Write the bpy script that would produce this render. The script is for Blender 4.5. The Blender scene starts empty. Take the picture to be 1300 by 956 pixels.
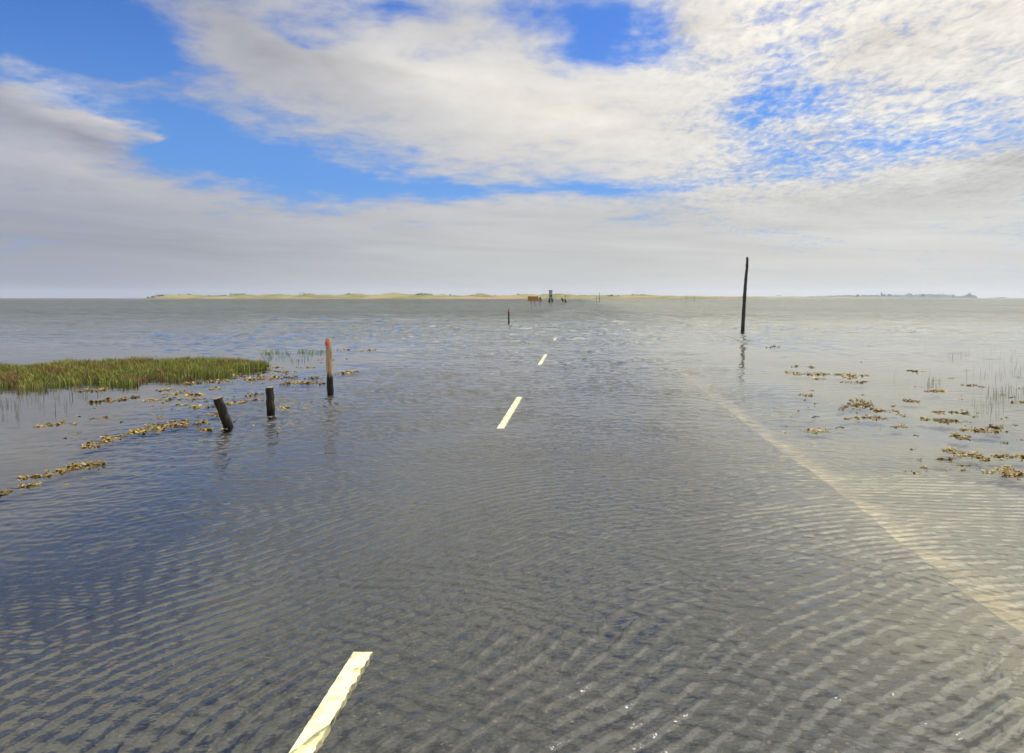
import bpy, bmesh, math, random
import numpy as np
from mathutils import Vector, Matrix, noise as mnoise

R = math.radians
PI = math.pi
random.seed(7)
np.random.seed(7)
sc = bpy.context.scene
COL = sc.collection

# ------------------------------------------------------------------ camera
CAM_H = 1.75
F = 24.0 / 36.0 * 1300.0
PITCH = math.atan(55.5 / F)
cam_d = bpy.data.cameras.new('camera')
cam_d.lens = 24.0; cam_d.sensor_width = 36.0; cam_d.sensor_fit = 'HORIZONTAL'
cam_d.shift_y = -(478.0 - 433.5) / 1300.0
cam_d.clip_start = 0.05; cam_d.clip_end = 60000.0
cam = bpy.data.objects.new('camera', cam_d); COL.objects.link(cam)
cam.location = (0, 0, CAM_H); cam.rotation_euler = (PI / 2 - PITCH, 0, 0)
sc.camera = cam

def ray(px, py):
    """direction seen at a point of the photograph (1300 wide), camera level axis +Y"""
    x = (px - 650.0) / F; y = -(py - 433.5) / F
    c, s = math.cos(PITCH), math.sin(PITCH)
    return Vector((x, c + y * s, -s + y * c))

def at(px, py, z=0.0):
    d = ray(px, py); t = (z - CAM_H) / d.z
    return Vector((d.x * t, d.y * t, z))

def far(px, Y, up=0.0):
    """point at depth Y, `up` pixels above the horizon"""
    d = ray(px, 378.0 - up); t = Y / d.y
    return Vector((d.x * t, Y, CAM_H + d.z * t))

def azel(px, py):
    d = ray(px, py).normalized()
    return math.atan2(d.x, d.y), math.asin(d.z)

# ------------------------------------------------------------------ node helper
class NT:
    def __init__(s, tree): s.t = tree; s.n = tree.nodes; s.l = tree.links
    def _in(s, sock, v):
        if v is None: return
        if hasattr(v, 'node') and hasattr(v, 'is_output'): s.l.new(v, sock)
        else:
            try: sock.default_value = v
            except Exception:
                sock.default_value = (*v, 1.0)
    def node(s, typ, **kw):
        n = s.n.new(typ)
        for k, v in kw.items(): setattr(n, k, v)
        return n
    def math(s, op, a, b=None, c=None, clamp=False):
        n = s.node('ShaderNodeMath', operation=op); n.use_clamp = clamp
        s._in(n.inputs[0], a); s._in(n.inputs[1], b); s._in(n.inputs[2], c)
        return n.outputs[0]
    def add(s, a, b): return s.math('ADD', a, b)
    def sub(s, a, b): return s.math('SUBTRACT', a, b)
    def mul(s, a, b): return s.math('MULTIPLY', a, b)
    def vm(s, op, a, b=None, scale=None):
        n = s.node('ShaderNodeVectorMath', operation=op)
        s._in(n.inputs[0], a); s._in(n.inputs[1], b)
        if scale is not None: s._in(n.inputs['Scale'], scale)
        return n.outputs['Value'] if op in ('LENGTH', 'DOT_PRODUCT', 'DISTANCE') else n.outputs[0]
    def xyz(s, x, y, z=0.0):
        n = s.node('ShaderNodeCombineXYZ')
        for i, v in enumerate((x, y, z)): s._in(n.inputs[i], v)
        return n.outputs[0]
    def sep(s, v):
        n = s.node('ShaderNodeSeparateXYZ'); s._in(n.inputs[0], v); return n.outputs
    def noise(s, v, scale, detail=2.0, rough=0.5, dist=0.0, out='Fac', lac=2.0):
        n = s.node('ShaderNodeTexNoise')
        s._in(n.inputs['Vector'], v); s._in(n.inputs['Scale'], scale); s._in(n.inputs['Detail'], detail)
        s._in(n.inputs['Roughness'], rough); s._in(n.inputs['Distortion'], dist); s._in(n.inputs['Lacunarity'], lac)
        return n.outputs[out]
    def maprange(s, v, a, b, c=0.0, d=1.0, smooth=True):
        n = s.node('ShaderNodeMapRange')
        n.interpolation_type = 'SMOOTHSTEP' if smooth else 'LINEAR'
        s._in(n.inputs[0], v)
        for i, q in enumerate((a, b, c, d)): s._in(n.inputs[i + 1], q)
        return n.outputs[0]
    def mix(s, f, a, b, blend='MIX'):
        n = s.node('ShaderNodeMix', data_type='RGBA', blend_type=blend)
        s._in(n.inputs[0], f); s._in(n.inputs[6], a); s._in(n.inputs[7], b)
        return n.outputs[2]
    def mapping(s, v, loc=(0, 0, 0), rot=(0, 0, 0), scale=(1, 1, 1), typ='POINT'):
        n = s.node('ShaderNodeMapping', vector_type=typ)
        s._in(n.inputs[0], v); n.inputs[1].default_value = loc; n.inputs[2].default_value = rot; n.inputs[3].default_value = scale
        return n.outputs[0]
    def bump(s, h, strength=1.0, dist=1.0, normal=None):
        n = s.node('ShaderNodeBump'); s._in(n.inputs['Height'], h)
        n.inputs['Strength'].default_value = strength; n.inputs['Distance'].default_value = dist
        if normal is not None: s.l.new(normal, n.inputs['Normal'])
        return n.outputs[0]

def c4(c): return (c[0], c[1], c[2], 1.0)

def material(name):
    m = bpy.data.materials.new(name); m.use_nodes = True
    m.node_tree.nodes.clear()
    return m, NT(m.node_tree)

def surface(name, fn, rough=0.8, spec=0.3, metallic=0.0):
    """fn(n) -> (colour, height or None, distance)"""
    m, n = material(name)
    col, h, dist = fn(n)
    p = n.node('ShaderNodeBsdfPrincipled'); o = n.node('ShaderNodeOutputMaterial')
    n._in(p.inputs['Base Color'], col); n._in(p.inputs['Roughness'], rough)
    p.inputs['Specular IOR Level'].default_value = spec; p.inputs['Metallic'].default_value = metallic
    if h is not None: n.l.new(n.bump(h, 1.0, dist), p.inputs['Normal'])
    n.l.new(p.outputs[0], o.inputs[0])
    return m

def mottled(name, c1, c2, scale, rough=0.8, spec=0.3, bump=0.0, stretch=(1, 1, 1), bscale=None, detail=6):
    def fn(n):
        co = n.mapping(n.node('ShaderNodeTexCoord').outputs['Object'], scale=stretch)
        f = n.noise(co, scale, detail, 0.6)
        f = n.maprange(f, 0.33, 0.67)
        h = n.noise(co, bscale or scale * 2, 5, 0.6) if bump else None
        return n.mix(f, c4(c1), c4(c2)), h, bump
    return surface(name, fn, rough, spec)

# ------------------------------------------------------------------ mesh helper
def link(name, me, mats, parent=None, loc=None):
    o = bpy.data.objects.new(name, me); COL.objects.link(o)
    for m in (mats if isinstance(mats, (list, tuple)) else [mats]): me.materials.append(m)
    if parent is not None: o.parent = parent
    if loc is not None: o.location = loc
    return o

def mesh_np(name, verts, faces, mats, parent=None, smooth=False, loc=None, cols=None):
    me = bpy.data.meshes.new(name)
    verts = np.asarray(verts, dtype=np.float32); faces = np.asarray(faces, dtype=np.int32)
    k = faces.shape[1]
    me.vertices.add(len(verts)); me.vertices.foreach_set('co', verts.ravel())
    me.loops.add(faces.size); me.loops.foreach_set('vertex_index', faces.ravel())
    me.polygons.add(len(faces))
    me.polygons.foreach_set('loop_start', np.arange(0, faces.size, k, dtype=np.int32))
    me.polygons.foreach_set('loop_total', np.full(len(faces), k, dtype=np.int32))
    me.polygons.foreach_set('use_smooth', np.full(len(faces), smooth, dtype=bool))
    if cols is not None:
        a = me.color_attributes.new('tint', 'FLOAT_COLOR', 'POINT')
        a.data.foreach_set('color', np.asarray(cols, dtype=np.float32).ravel())
    me.update(); me.validate()
    return link(name, me, mats, parent, loc)

def bm_obj(name, bm, mats, parent=None, smooth=False, loc=None):
    me = bpy.data.meshes.new(name)
    bmesh.ops.recalc_face_normals(bm, faces=bm.faces)
    bm.to_mesh(me); bm.free()
    for p in me.polygons: p.use_smooth = smooth
    return link(name, me, mats, parent, loc)

def empty(name, loc=(0, 0, 0), rz=0.0):
    o = bpy.data.objects.new(name, None); COL.objects.link(o)
    o.location = loc; o.rotation_euler = (0, 0, rz); o.empty_display_size = 0.2
    return o

def tag(o, label=None, cat=None, group=None, kind=None):
    if label: o['label'] = label
    if cat: o['category'] = cat
    if group: o['group'] = group
    if kind: o['kind'] = kind
    return o

def box(bm, c, s, rot=None, bev=0.0):
    r = bmesh.ops.create_cube(bm, size=1.0)
    vs = r['verts']
    M = Matrix.Translation(Vector(c)) @ (rot.to_4x4() if rot is not None else Matrix.Identity(4)) @ Matrix.Diagonal((*s, 1.0))
    bmesh.ops.transform(bm, matrix=M, verts=vs)
    if bev:
        es = list({e for v in vs for e in v.link_edges})
        bmesh.ops.bevel(bm, geom=es, offset=bev, segments=2, affect='EDGES', profile=0.5)

def tube(bm, pts, rad, seg=14, jit=0.0, cap=True, seed=0, dome=0.0):
    """closed tapered tube through pts with radii rad"""
    rnd = random.Random(seed)
    rings = []
    pts = [Vector(p) for p in pts]
    off = [rnd.uniform(0, 99) for _ in range(2)]
    for i, p in enumerate(pts):
        d = (pts[min(i + 1, len(pts) - 1)] - pts[max(i - 1, 0)]).normalized()
        a = Vector((0, 1, 0)) if abs(d.y) < 0.9 else Vector((1, 0, 0))
        u = a.cross(d).normalized(); v = d.cross(u)
        ring = []
        for k in range(seg):
            t = 2 * PI * k / seg
            r = rad[i] * (1 + jit * mnoise.noise(Vector((math.cos(t) * 1.6 + off[0], math.sin(t) * 1.6, i * 0.35 + off[1]))))
            ring.append(bm.verts.new(p + u * math.cos(t) * r + v * math.sin(t) * r))
        rings.append(ring)
    for a, b in zip(rings, rings[1:]):
        for k in range(seg):
            bm.faces.new((a[k], a[(k + 1) % seg], b[(k + 1) % seg], b[k]))
    if cap:
        bm.faces.new(rings[0][::-1]); bm.faces.new(rings[-1])
    return rings

# ------------------------------------------------------------------ the road line
pts = [at(638, 544), at(658.5, 504), at(687, 459.5), at(457.5, 829)]
A_ = np.array([[1, p.y] for p in pts]); B_ = np.array([p.x for p in pts])
rc, rs = np.linalg.lstsq(A_, B_, rcond=None)[0]       # centre line x = rc + rs * y
HALF_R = 3.42; HALF_L = 3.35
def cx(y): return rc + rs * y

# ------------------------------------------------------------------ materials of the setting
def sub_xy(n):
    g = n.node('ShaderNodeNewGeometry').outputs['Position']
    x, y, z = n.sep(g)
    off = n.sub(x, n.math('MULTIPLY_ADD', y, float(rs), float(rc)))      # metres right of the centre line
    return g, x, y, off

def water_material():
    m, n = material('water')
    g, x, y, off = sub_xy(n)
    flat = n.xyz(x, y, 0.0)
    warp = n.vm('SCALE', n.vm('SUBTRACT', n.noise(flat, 0.9, 2, 0.5, out='Color'), (0.5, 0.5, 0.5)), scale=0.38)
    wp = n.vm('ADD', flat, warp)
    # --- small cross chop, everywhere the wind reaches
    calm_e = n.maprange(n.math('ABSOLUTE', n.add(off, n.mul(n.sub(n.noise(flat, 0.35, 3, 0.6), 0.5), 2.5))), 3.5, 5.6)
    calm_y = n.mul(n.maprange(y, 3.0, 6.5), n.maprange(n.add(y, n.mul(n.sub(n.noise(n.mapping(flat, scale=(0.3, 1, 1)), 0.16, 3, 0.6), 0.5), 20.0)), 17.0, 34.0, 1.0, 0.0))
    leftside = n.maprange(off, -2.6, 0.4, 1.0, 0.0)
    nearl = n.mul(leftside, n.maprange(y, 4.0, 12.0, 1.0, 0.0))
    calm = n.math('MULTIPLY', calm_e, calm_y)
    amp = n.math('MULTIPLY', n.maprange(calm, 0.0, 1.0, 1.0, 0.10), n.maprange(nearl, 0.0, 1.0, 1.0, 0.34))
    g2 = n.maprange(n.noise(n.mapping(flat, scale=(0.5, 1.2, 1)), 0.5, 4, 0.6), 0.3, 0.68, 0.45, 1.3)
    ampg = n.mul(amp, g2)
    c1 = n.noise(n.mapping(wp, rot=(0, 0, R(6)), scale=(6.0, 10.5, 1)), 1.0, 2.5, 0.55)
    nearfade = n.maprange(y, 1.5, 8.0, 0.55, 1.0)
    h = n.mul(c1, n.mul(n.mul(ampg, nearfade), 0.011))
    c0 = n.noise(n.mapping(wp, rot=(0, 0, R(-14)), scale=(15.0, 30.0, 1)), 1.0, 2, 0.5)
    h = n.add(h, n.mul(c0, n.mul(amp, 0.0030)))
    # --- bigger chop further out
    far1 = n.maprange(y, 8.0, 40.0, 0.0, 1.0)
    c2 = n.noise(n.mapping(wp, rot=(0, 0, R(-8)), scale=(1.5, 2.6, 1)), 1.0, 2.5, 0.6)
    g4 = n.maprange(n.noise(n.mapping(flat, scale=(0.05, 0.35, 1)), 1.0, 4, 0.65), 0.32, 0.66, 0.35, 1.5)
    ampg = n.mul(ampg, n.mix(n.maprange(y, 14.0, 30.0), c4((1, 1, 1)), g4))
    h = n.add(h, n.mul(c2, n.mul(n.mul(ampg, far1), 0.16)))
    far2 = n.maprange(y, 22.0, 90.0)
    c3 = n.noise(n.mapping(flat, rot=(0, 0, R(10)), scale=(0.20, 0.34, 1)), 1.0, 3, 0.62)
    h = n.add(h, n.mul(c3, n.mul(n.mul(far2, g4), 1.5)))
    c5 = n.noise(n.mapping(flat, rot=(0, 0, R(5)), scale=(0.045, 0.085, 1)), 1.0, 3, 0.65)
    h = n.add(h, n.mul(c5, n.mul(n.maprange(y, 80.0, 300.0), 5.0)))
    nrm = n.bump(h, 1.0, 1.0)
    fr = n.node('ShaderNodeFresnel'); fr.inputs['IOR'].default_value = 1.45; n.l.new(nrm, fr.inputs['Normal'])
    gl = n.node('ShaderNodeBsdfGlossy'); gl.inputs['Roughness'].default_value = 0.03; n.l.new(nrm, gl.inputs['Normal'])
    gl.inputs['Color'].default_value = (1, 1, 1, 1)
    tr = n.node('ShaderNodeBsdfTransparent'); tr.inputs['Color'].default_value = (0.90, 0.93, 0.90, 1)
    mx = n.node('ShaderNodeMixShader')
    n.l.new(fr.outputs[0], mx.inputs[0]); n.l.new(tr.outputs[0], mx.inputs[1]); n.l.new(gl.outputs[0], mx.inputs[2])
    o = n.node('ShaderNodeOutputMaterial'); n.l.new(mx.outputs[0], o.inputs[0])
    return m

def seabed_fn(n):
    g, x, y, off = sub_xy(n)
    flat = n.xyz(x, y, 0.0)
    big = n.noise(n.mapping(flat, scale=(0.5, 1, 1)), 0.45, 5, 0.65)
    fine = n.noise(flat, 14.0, 5, 0.7)
    sand = n.mix(n.maprange(big, 0.35, 0.66), c4((0.235, 0.215, 0.155)), c4((0.155, 0.148, 0.115)))
    sand = n.mix(n.maprange(fine, 0.35, 0.75, 0.0, 0.5), sand, c4((0.17, 0.15, 0.10)))
    mud = n.mix(n.maprange(big, 0.35, 0.66), c4((0.055, 0.053, 0.045)), c4((0.11, 0.10, 0.08)))
    mud = n.mix(n.maprange(fine, 0.4, 0.75, 0.0, 0.6), mud, c4((0.05, 0.048, 0.035)))
    right = n.maprange(off, 0.0, 2.0)
    col = n.mix(right, mud, sand)
    # pale grit thrown up along the right-hand edge of the road
    e = n.add(off, n.mul(n.sub(n.noise(flat, 1.6, 4, 0.7), 0.5), 0.30))
    grit = n.mul(n.maprange(e, HALF_R - 0.14, HALF_R + 0.08), n.maprange(e, HALF_R + 0.10, HALF_R + 0.44, 1.0, 0.0))
    grit = n.mul(grit, n.maprange(y, 6.0, 20.0, 1.0, 0.2))
    grit = n.mul(grit, n.maprange(n.noise(flat, 2.4, 4, 0.7), 0.36, 0.60, 0.25, 1.0))
    col = n.mix(grit, col, n.mix(n.noise(flat, 30, 3, 0.7), c4((0.34, 0.275, 0.18)), c4((0.44, 0.36, 0.24))))
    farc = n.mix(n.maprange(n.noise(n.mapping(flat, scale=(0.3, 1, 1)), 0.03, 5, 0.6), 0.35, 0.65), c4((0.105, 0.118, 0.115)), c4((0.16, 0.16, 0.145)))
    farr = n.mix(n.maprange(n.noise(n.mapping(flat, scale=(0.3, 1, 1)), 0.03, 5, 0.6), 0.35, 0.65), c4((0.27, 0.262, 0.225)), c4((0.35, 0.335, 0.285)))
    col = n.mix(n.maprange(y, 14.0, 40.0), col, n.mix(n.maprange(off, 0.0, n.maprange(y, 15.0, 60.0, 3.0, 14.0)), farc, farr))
    return col, n.noise(flat, 6, 5, 0.6), 0.03

def road_fn(n):
    g, x, y, off = sub_xy(n)
    flat = n.xyz(x, y, 0.0)
    agg = n.noise(flat, 55.0, 3, 0.7)
    col = n.mix(n.maprange(agg, 0.3, 0.72), c4((0.022, 0.0215, 0.020)), c4((0.062, 0.059, 0.052)))
    silt = n.maprange(n.noise(n.mapping(flat, scale=(1.6, 0.5, 1)), 0.9, 5, 0.65), 0.45, 0.75, 0.0, 0.42)
    col = n.mix(silt, col, c4((0.095, 0.083, 0.055)))
    specks = n.maprange(n.noise(flat, 38.0, 1, 0.5), 0.68, 0.74, 0.0, 0.8)
    col = n.mix(specks, col, c4((0.22, 0.15, 0.06)))
    e = n.add(off, n.mul(n.sub(n.noise(flat, 1.3, 5, 0.7), 0.5), 1.3))
    col = n.mix(n.maprange(e, HALF_R - 1.5, HALF_R + 0.1, 0.0, 0.95), col, n.mix(n.noise(flat, 2.2, 4, 0.7), c4((0.12, 0.112, 0.082)), c4((0.22, 0.195, 0.135))))
    e3 = n.add(n.mul(off, -1.0), n.mul(n.sub(n.noise(flat, 1.1, 5, 0.7), 0.5), 1.5))
    col = n.mix(n.maprange(e3, HALF_L - 1.0, HALF_L + 0.15, 0.0, 0.95), col, n.mix(n.noise(flat, 2.2, 4, 0.7), c4((0.055, 0.053, 0.045)), c4((0.11, 0.10, 0.08))))
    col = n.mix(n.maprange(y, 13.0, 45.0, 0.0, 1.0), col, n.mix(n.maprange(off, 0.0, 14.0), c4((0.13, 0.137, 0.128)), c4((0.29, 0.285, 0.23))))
    return col, agg, 0.006

M_water = water_material()
M_bed = surface('seabed_sand_and_mud', seabed_fn, 0.9, 0.2)
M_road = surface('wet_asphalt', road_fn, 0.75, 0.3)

def paint_fn(n):
    g, x, y, off = sub_xy(n)
    w = n.noise(g, 26.0, 4, 0.7)
    col = n.mix(n.maprange(w, 0.3, 0.7), c4((0.70, 0.615, 0.32)), c4((0.77, 0.71, 0.42)))
    col = n.mix(n.maprange(n.noise(g, 11.0, 6, 0.75), 0.52, 0.66, 0.0, 0.75), col, c4((0.34, 0.30, 0.18)))
    return col, n.noise(g, 40, 4, 0.6), 0.004
M_paint = surface('worn_line_paint', paint_fn, 0.55, 0.4)

# ------------------------------------------------------------------ ground and water sheets
def axis_steps(inner, step, outer, ratio=1.18):
    a = list(np.arange(0, inner + 1e-6, step)); s = step
    while a[-1] < outer:
        s *= ratio; a.append(a[-1] + s)
    a[-1] = outer
    return np.array([-v for v in a[:0:-1]] + a)

def sheet(name, xs, ys, zf, mat, smooth=True):
    X, Y = np.meshgrid(xs, ys)
    Z = zf(X, Y)
    V = np.stack([X.ravel(), Y.ravel(), Z.ravel()], 1)
    nx, ny = len(xs), len(ys)
    i = np.arange(nx * ny).reshape(ny, nx)
    Fc = np.stack([i[:-1, :-1].ravel(), i[:-1, 1:].ravel(), i[1:, 1:].ravel(), i[1:, :-1].ravel()], 1)
    return mesh_np(name, V, Fc, mat, smooth=smooth)

def bed_z(X, Y):
    off = np.abs(X - (rc + rs * Y))
    z = -0.075 - np.clip(off - 3.7, 0, 6) * 0.012 - np.clip(off - 12, 0, 80) * 0.008
    z = z + 0.012 * np.sin(X * 1.7 + np.sin(Y * 0.9)) * np.sin(Y * 1.3 + X * 0.4)
    z = np.where(off < 3.9, -0.078, z)
    return z
xs = axis_steps(30, 0.5, 20000); ys = axis_steps(40, 0.5, 20000)
tag(sheet('ground', xs, ys, bed_z, M_bed), kind='structure')

def vnoise(x, y, seed=0, octaves=1, rough=0.5):
    """vectorised smooth value noise, 0..1"""
    tot = np.zeros_like(x); amp = 1.0; norm = 0.0
    for o in range(octaves):
        xi = np.floor(x).astype(np.int64); yi = np.floor(y).astype(np.int64)
        fx = x - xi; fy = y - yi
        fx = fx * fx * fx * (fx * (fx * 6 - 15) + 10); fy = fy * fy * fy * (fy * (fy * 6 - 15) + 10)
        def hsh(i, j):
            k = (i * 374761393 + j * 668265263 + (seed + o * 17) * 974634777) & 0xffffffff
            k = ((k ^ (k >> 13)) * 1274126177) & 0xffffffff
            return ((k ^ (k >> 16)) & 0xffff) / 65535.0
        v = (hsh(xi, yi) * (1 - fx) + hsh(xi + 1, yi) * fx) * (1 - fy) + (hsh(xi, yi + 1) * (1 - fx) + hsh(xi + 1, yi + 1) * fx) * fy
        tot += amp * v; norm += amp; amp *= rough; x = x * 2.03 + 5.1; y = y * 2.03 + 1.7
    return tot / norm
def sstep(v, a, b):
    t = np.clip((v - a) / (b - a), 0, 1); return t * t * (3 - 2 * t)

def water_mesh():
    """the sea and the flood over the road: one disc, finely meshed near the shore so its ripples are real relief"""
    r = [0.0, 0.25, 0.5]
    while r[-1] < 175: r.append(r[-1] + max(0.012, r[-1] ** 2 / 1517.0 * 0.45))
    nf = len(r)
    while r[-1] < 20000: r.append(r[-1] * 1.09)
    r = np.array(r[1:]); dr = np.gradient(r)
    fine = np.linspace(-44, 44, 801)
    coarse = np.concatenate([np.linspace(44, 316, 70)[1:-1]])
    az = np.radians(np.concatenate([fine, coarse]))
    A, Rr = np.meshgrid(az, r); DR = np.repeat(dr[:, None], len(az), 1)
    X = np.sin(A) * Rr; Y = np.cos(A) * Rr
    off = X - (rc + rs * Y)
    inner = (1 - sstep(np.abs((A + PI) % (2 * PI) - PI), R(38), R(43.5))) * (1 - sstep(Rr, 110, 170))
    # where the wind reaches and where weed and shoals keep it calm
    e = np.abs(off + (vnoise(X * .35, Y * .35, 3, 3) - .5) * 2.4)
    yy = Y + (vnoise(X * .06, Y * .16, 5, 3) - .5) * 16
    calm = sstep(e, 3.4, 5.6) * sstep(Y, 3.0, 6.5) * (1 - sstep(yy, 17, 32))
    nearl = (1 - sstep(off, -2.4, 0.6)) * (1 - sstep(Y, 4.5, 12))
    gust = 0.55 + 0.9 * sstep(vnoise(X * .55, Y * .9, 8, 3, .6), .30, .72)
    amp = (1 - .88 * calm) * (1 - .60 * nearl) * gust
    Z = np.zeros_like(X)
    rg = np.random.RandomState(5)
    N = 64
    wl = np.exp(rg.uniform(math.log(0.075), math.log(0.42), N))
    th = rg.normal(R(4), 1.0, N) * np.where(wl < 0.26, R(60), R(40))                       # direction of travel, measured from the view axis
    wxp = X + (vnoise(X * .8, Y * .8, 21, 2) - .5) * .5; wyp = Y + (vnoise(X * .8, Y * .8, 22, 2) - .5) * .5
    grow = sstep(Y, 3.0, 14.0)
    for i in range(N):
        k = 2 * PI / wl[i]
        slope = 0.044 * (1.0 if wl[i] < .22 else 0.8)
        reach = np.ones_like(X) * (0.38 + 0.62 * grow) if wl[i] < 0.16 else 0.08 + 0.92 * grow
        lod = np.clip(wl[i] / (2.0 * DR) - 0.2, 0, 1)
        Z += slope / k * np.sin(k * (np.sin(th[i]) * wxp + np.cos(th[i]) * wyp) + rg.uniform(0, 6.28)) * reach * lod
    for i in range(56):                                   # longer seas, out where the water is deeper
        w2 = math.exp(rg.uniform(math.log(0.40), math.log(12.0))); k = 2 * PI / w2
        t2 = rg.normal(R(-5), R(55)); p2 = rg.uniform(0, 6.28)
        reach = sstep(Y, 11 * w2 + 4, 26 * w2 + 8) * np.clip(w2 / (2.0 * DR) - 0.25, 0, 1)
        Z += 0.046 / k * np.sin(k * (np.sin(t2) * X + np.cos(t2) * Y) + p2 + (vnoise(X * .05, Y * .09, 60, 2) - .5) * 6) * reach
    patch = 0.45 + 1.1 * sstep(vnoise(X * .045, Y * .16, 61, 4, .6), .33, .66)
    Z = Z * np.where(Y > 18, 1 + (patch - 1) * sstep(Y, 18, 40), 1)
    dA = np.hypot((X - 2.3) * .50, (Y - 4.0) * .40)
    mA = (1 - sstep(dA, 1.2, 3.0))
    Z = Z * amp * (1 - .45 * mA)
    # rings of short waves bending round the right-hand half of the road
    wxx = X + (vnoise(X * .7, Y * .7, 31, 3, .4) - .5) * .42; wyy = Y + (vnoise(X * .7, Y * .7, 32, 3, .4) - .5) * .42
    rad = np.hypot(wxx - 4.0, wyy + 0.5)
    ang = np.arctan2(wyy + 0.5, wxx - 4.0)
    lam = 0.102
    ph = 2 * PI * rad / lam + (vnoise(X * 1.1, Y * 1.1, 33, 2) - .5) * 3.4
    cr = np.cos(ph) + 0.28 * np.cos(2 * ph + 0.9)
    brk = 0.40 + 0.85 * sstep(vnoise(rad / lam * 1.0, ang * rad * 9.0, 35, 2), .30, .70)
    mA = mA * (0.65 + 0.55 * sstep(vnoise(X * .8, Y * .8, 36, 3), .3, .65))
    Z += 0.0041 * cr * brk * mA * np.clip(lam / (2.6 * DR) - .2, 0, 1)
    # finer cross ripples riding on them
    rad2 = np.hypot(wxx + 2.6, wyy + 3.2)
    ph2 = 2 * PI * rad2 / 0.115 + (vnoise(X * 1.9, Y * 1.9, 41, 2) - .5) * 9
    mB = (1 - sstep(np.hypot((X - .8) * .45, (Y - 3.6) * .45), .8, 3.6)) * (0.25 + 1.0 * sstep(vnoise(X * 1.4, Y * 1.4, 42, 3), .38, .68))
    Z += 0.0011 * np.sin(ph2) * mB * np.clip(.115 / (2.6 * DR) - .2, 0, 1)
    Z = Z * inner
    ny, nx = X.shape
    V = np.concatenate([np.stack([X.ravel(), Y.ravel(), Z.ravel()], 1), np.zeros((1, 3))])
    i = np.arange(nx * ny).reshape(ny, nx); j = np.roll(i, -1, 1)
    Fc = np.stack([i[:-1].ravel(), i[1:].ravel(), j[1:].ravel(), j[:-1].ravel()], 1)[:, ::-1].copy()
    o = mesh_np('water', V, Fc, M_water, smooth=True)
    return tag(o, kind='structure')
water_mesh()

# road: one slab with a slight crown, its left and right edges broken
def road():
    ys_ = np.concatenate([np.arange(-30, 40, 0.15), np.arange(40, 320, 2.0)])
    prof = [(-HALF_L - 0.12, -0.095), (-HALF_L, -0.055), (-1.8, -0.038), (0, -0.030), (1.8, -0.038), (HALF_R, -0.055), (HALF_R + 0.12, -0.095)]
    V = []
    for yy in ys_:
        jl = 0.05 * mnoise.noise(Vector((yy * 1.3, 3.3, 0))) + 0.03 * mnoise.noise(Vector((yy * 4.3, 9.3, 0)))
        jr = 0.05 * mnoise.noise(Vector((yy * 1.1, 13.3, 0))) + 0.03 * mnoise.noise(Vector((yy * 4.9, 19.3, 0)))
        for k, (o, z) in enumerate(prof):
            j = jl if k < 2 else (jr if k > 4 else 0)
            V.append((cx(yy) + o + j, yy, z))
    nx = len(prof); ny = len(ys_)
    i = np.arange(nx * ny).reshape(ny, nx)
    Fc = np.stack([i[:-1, :-1].ravel(), i[:-1, 1:].ravel(), i[1:, 1:].ravel(), i[1:, :-1].ravel()], 1)
    return tag(mesh_np('road', V, Fc, M_road, smooth=True), kind='structure')
road_o = road()

# centre-line dashes of thick, worn thermoplastic standing up to the water surface
def dash(y0, y1, w=0.094):
    bm = bmesh.new()
    n_ = max(8, int((y1 - y0) / 0.022))
    L, Rr = [], []
    for k in range(n_ + 1):
        yy = y0 + (y1 - y0) * k / n_
        jl = 0.003 * mnoise.noise(Vector((yy * 30, 1, 0)))
        s = (k % 3) / 3.0
        jr = 0.010 * mnoise.noise(Vector((yy * 22, 7, 0))) - 0.009 * s
        L.append((cx(yy) - w / 2 + jl, yy)); Rr.append((cx(yy) + w / 2 + jr, yy))
    top_l = [bm.verts.new((x, y, 0.0015)) for x, y in L]; top_r = [bm.verts.new((x, y, 0.0015)) for x, y in Rr]
    bot_l = [bm.verts.new((x, y, -0.034)) for x, y in L]; bot_r = [bm.verts.new((x, y, -0.034)) for x, y in Rr]
    for k in range(n_):
        bm.faces.new((top_l[k], top_r[k], top_r[k + 1], top_l[k + 1]))
        bm.faces.new((top_r[k], bot_r[k], bot_r[k + 1], top_r[k + 1]))
        bm.faces.new((bot_l[k], top_l[k], top_l[k + 1], bot_l[k + 1]))
    bm.faces.new((top_l[0], bot_l[0], bot_r[0], top_r[0])); bm.faces.new((top_l[-1], top_r[-1], bot_r[-1], bot_l[-1]))
    bm_obj('centre_line_dash', bm, M_paint, road_o)
yA = at(455, 828).y; yB0, yB1 = at(638, 544).y, at(658, 504).y; yC0, yC1 = at(684, 463).y, at(693, 450).y
dash(yA - (yB1 - yB0), yA)
dash(yB0, yB1); dash(yC0, yC1)
per = yC0 - yB0
yD = at(706, 432).y
dash(yD, yD + 1.5)

# ------------------------------------------------------------------ weathered posts
def wood_fn(dark, light, wet_top, wet=(0.012, 0.012, 0.010)):
    def fn(n):
        tc = n.node('ShaderNodeTexCoord').outputs['Object']
        x, y, z = n.sep(tc)
        grain = n.noise(n.mapping(tc, scale=(30, 30, 2.2)), 1.0, 6, 0.7)
        blot = n.noise(tc, 7.0, 4, 0.6)
        col = n.mix(n.maprange(grain, 0.32, 0.68), c4(dark), c4(light))
        col = n.mix(n.maprange(blot, 0.55, 0.75, 0.0, 0.5), col, c4(tuple(v * 0.5 for v in dark)))
        zz = n.add(z, n.mul(n.sub(n.noise(n.mapping(tc, scale=(14, 14, 3)), 1.0, 4, 0.6), 0.5), 0.22))
        col = n.mix(n.maprange(zz, wet_top - 0.06, wet_top + 0.07, 1.0, 0.0), col, c4(wet))
        return col, grain, 0.006
    return fn
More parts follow.
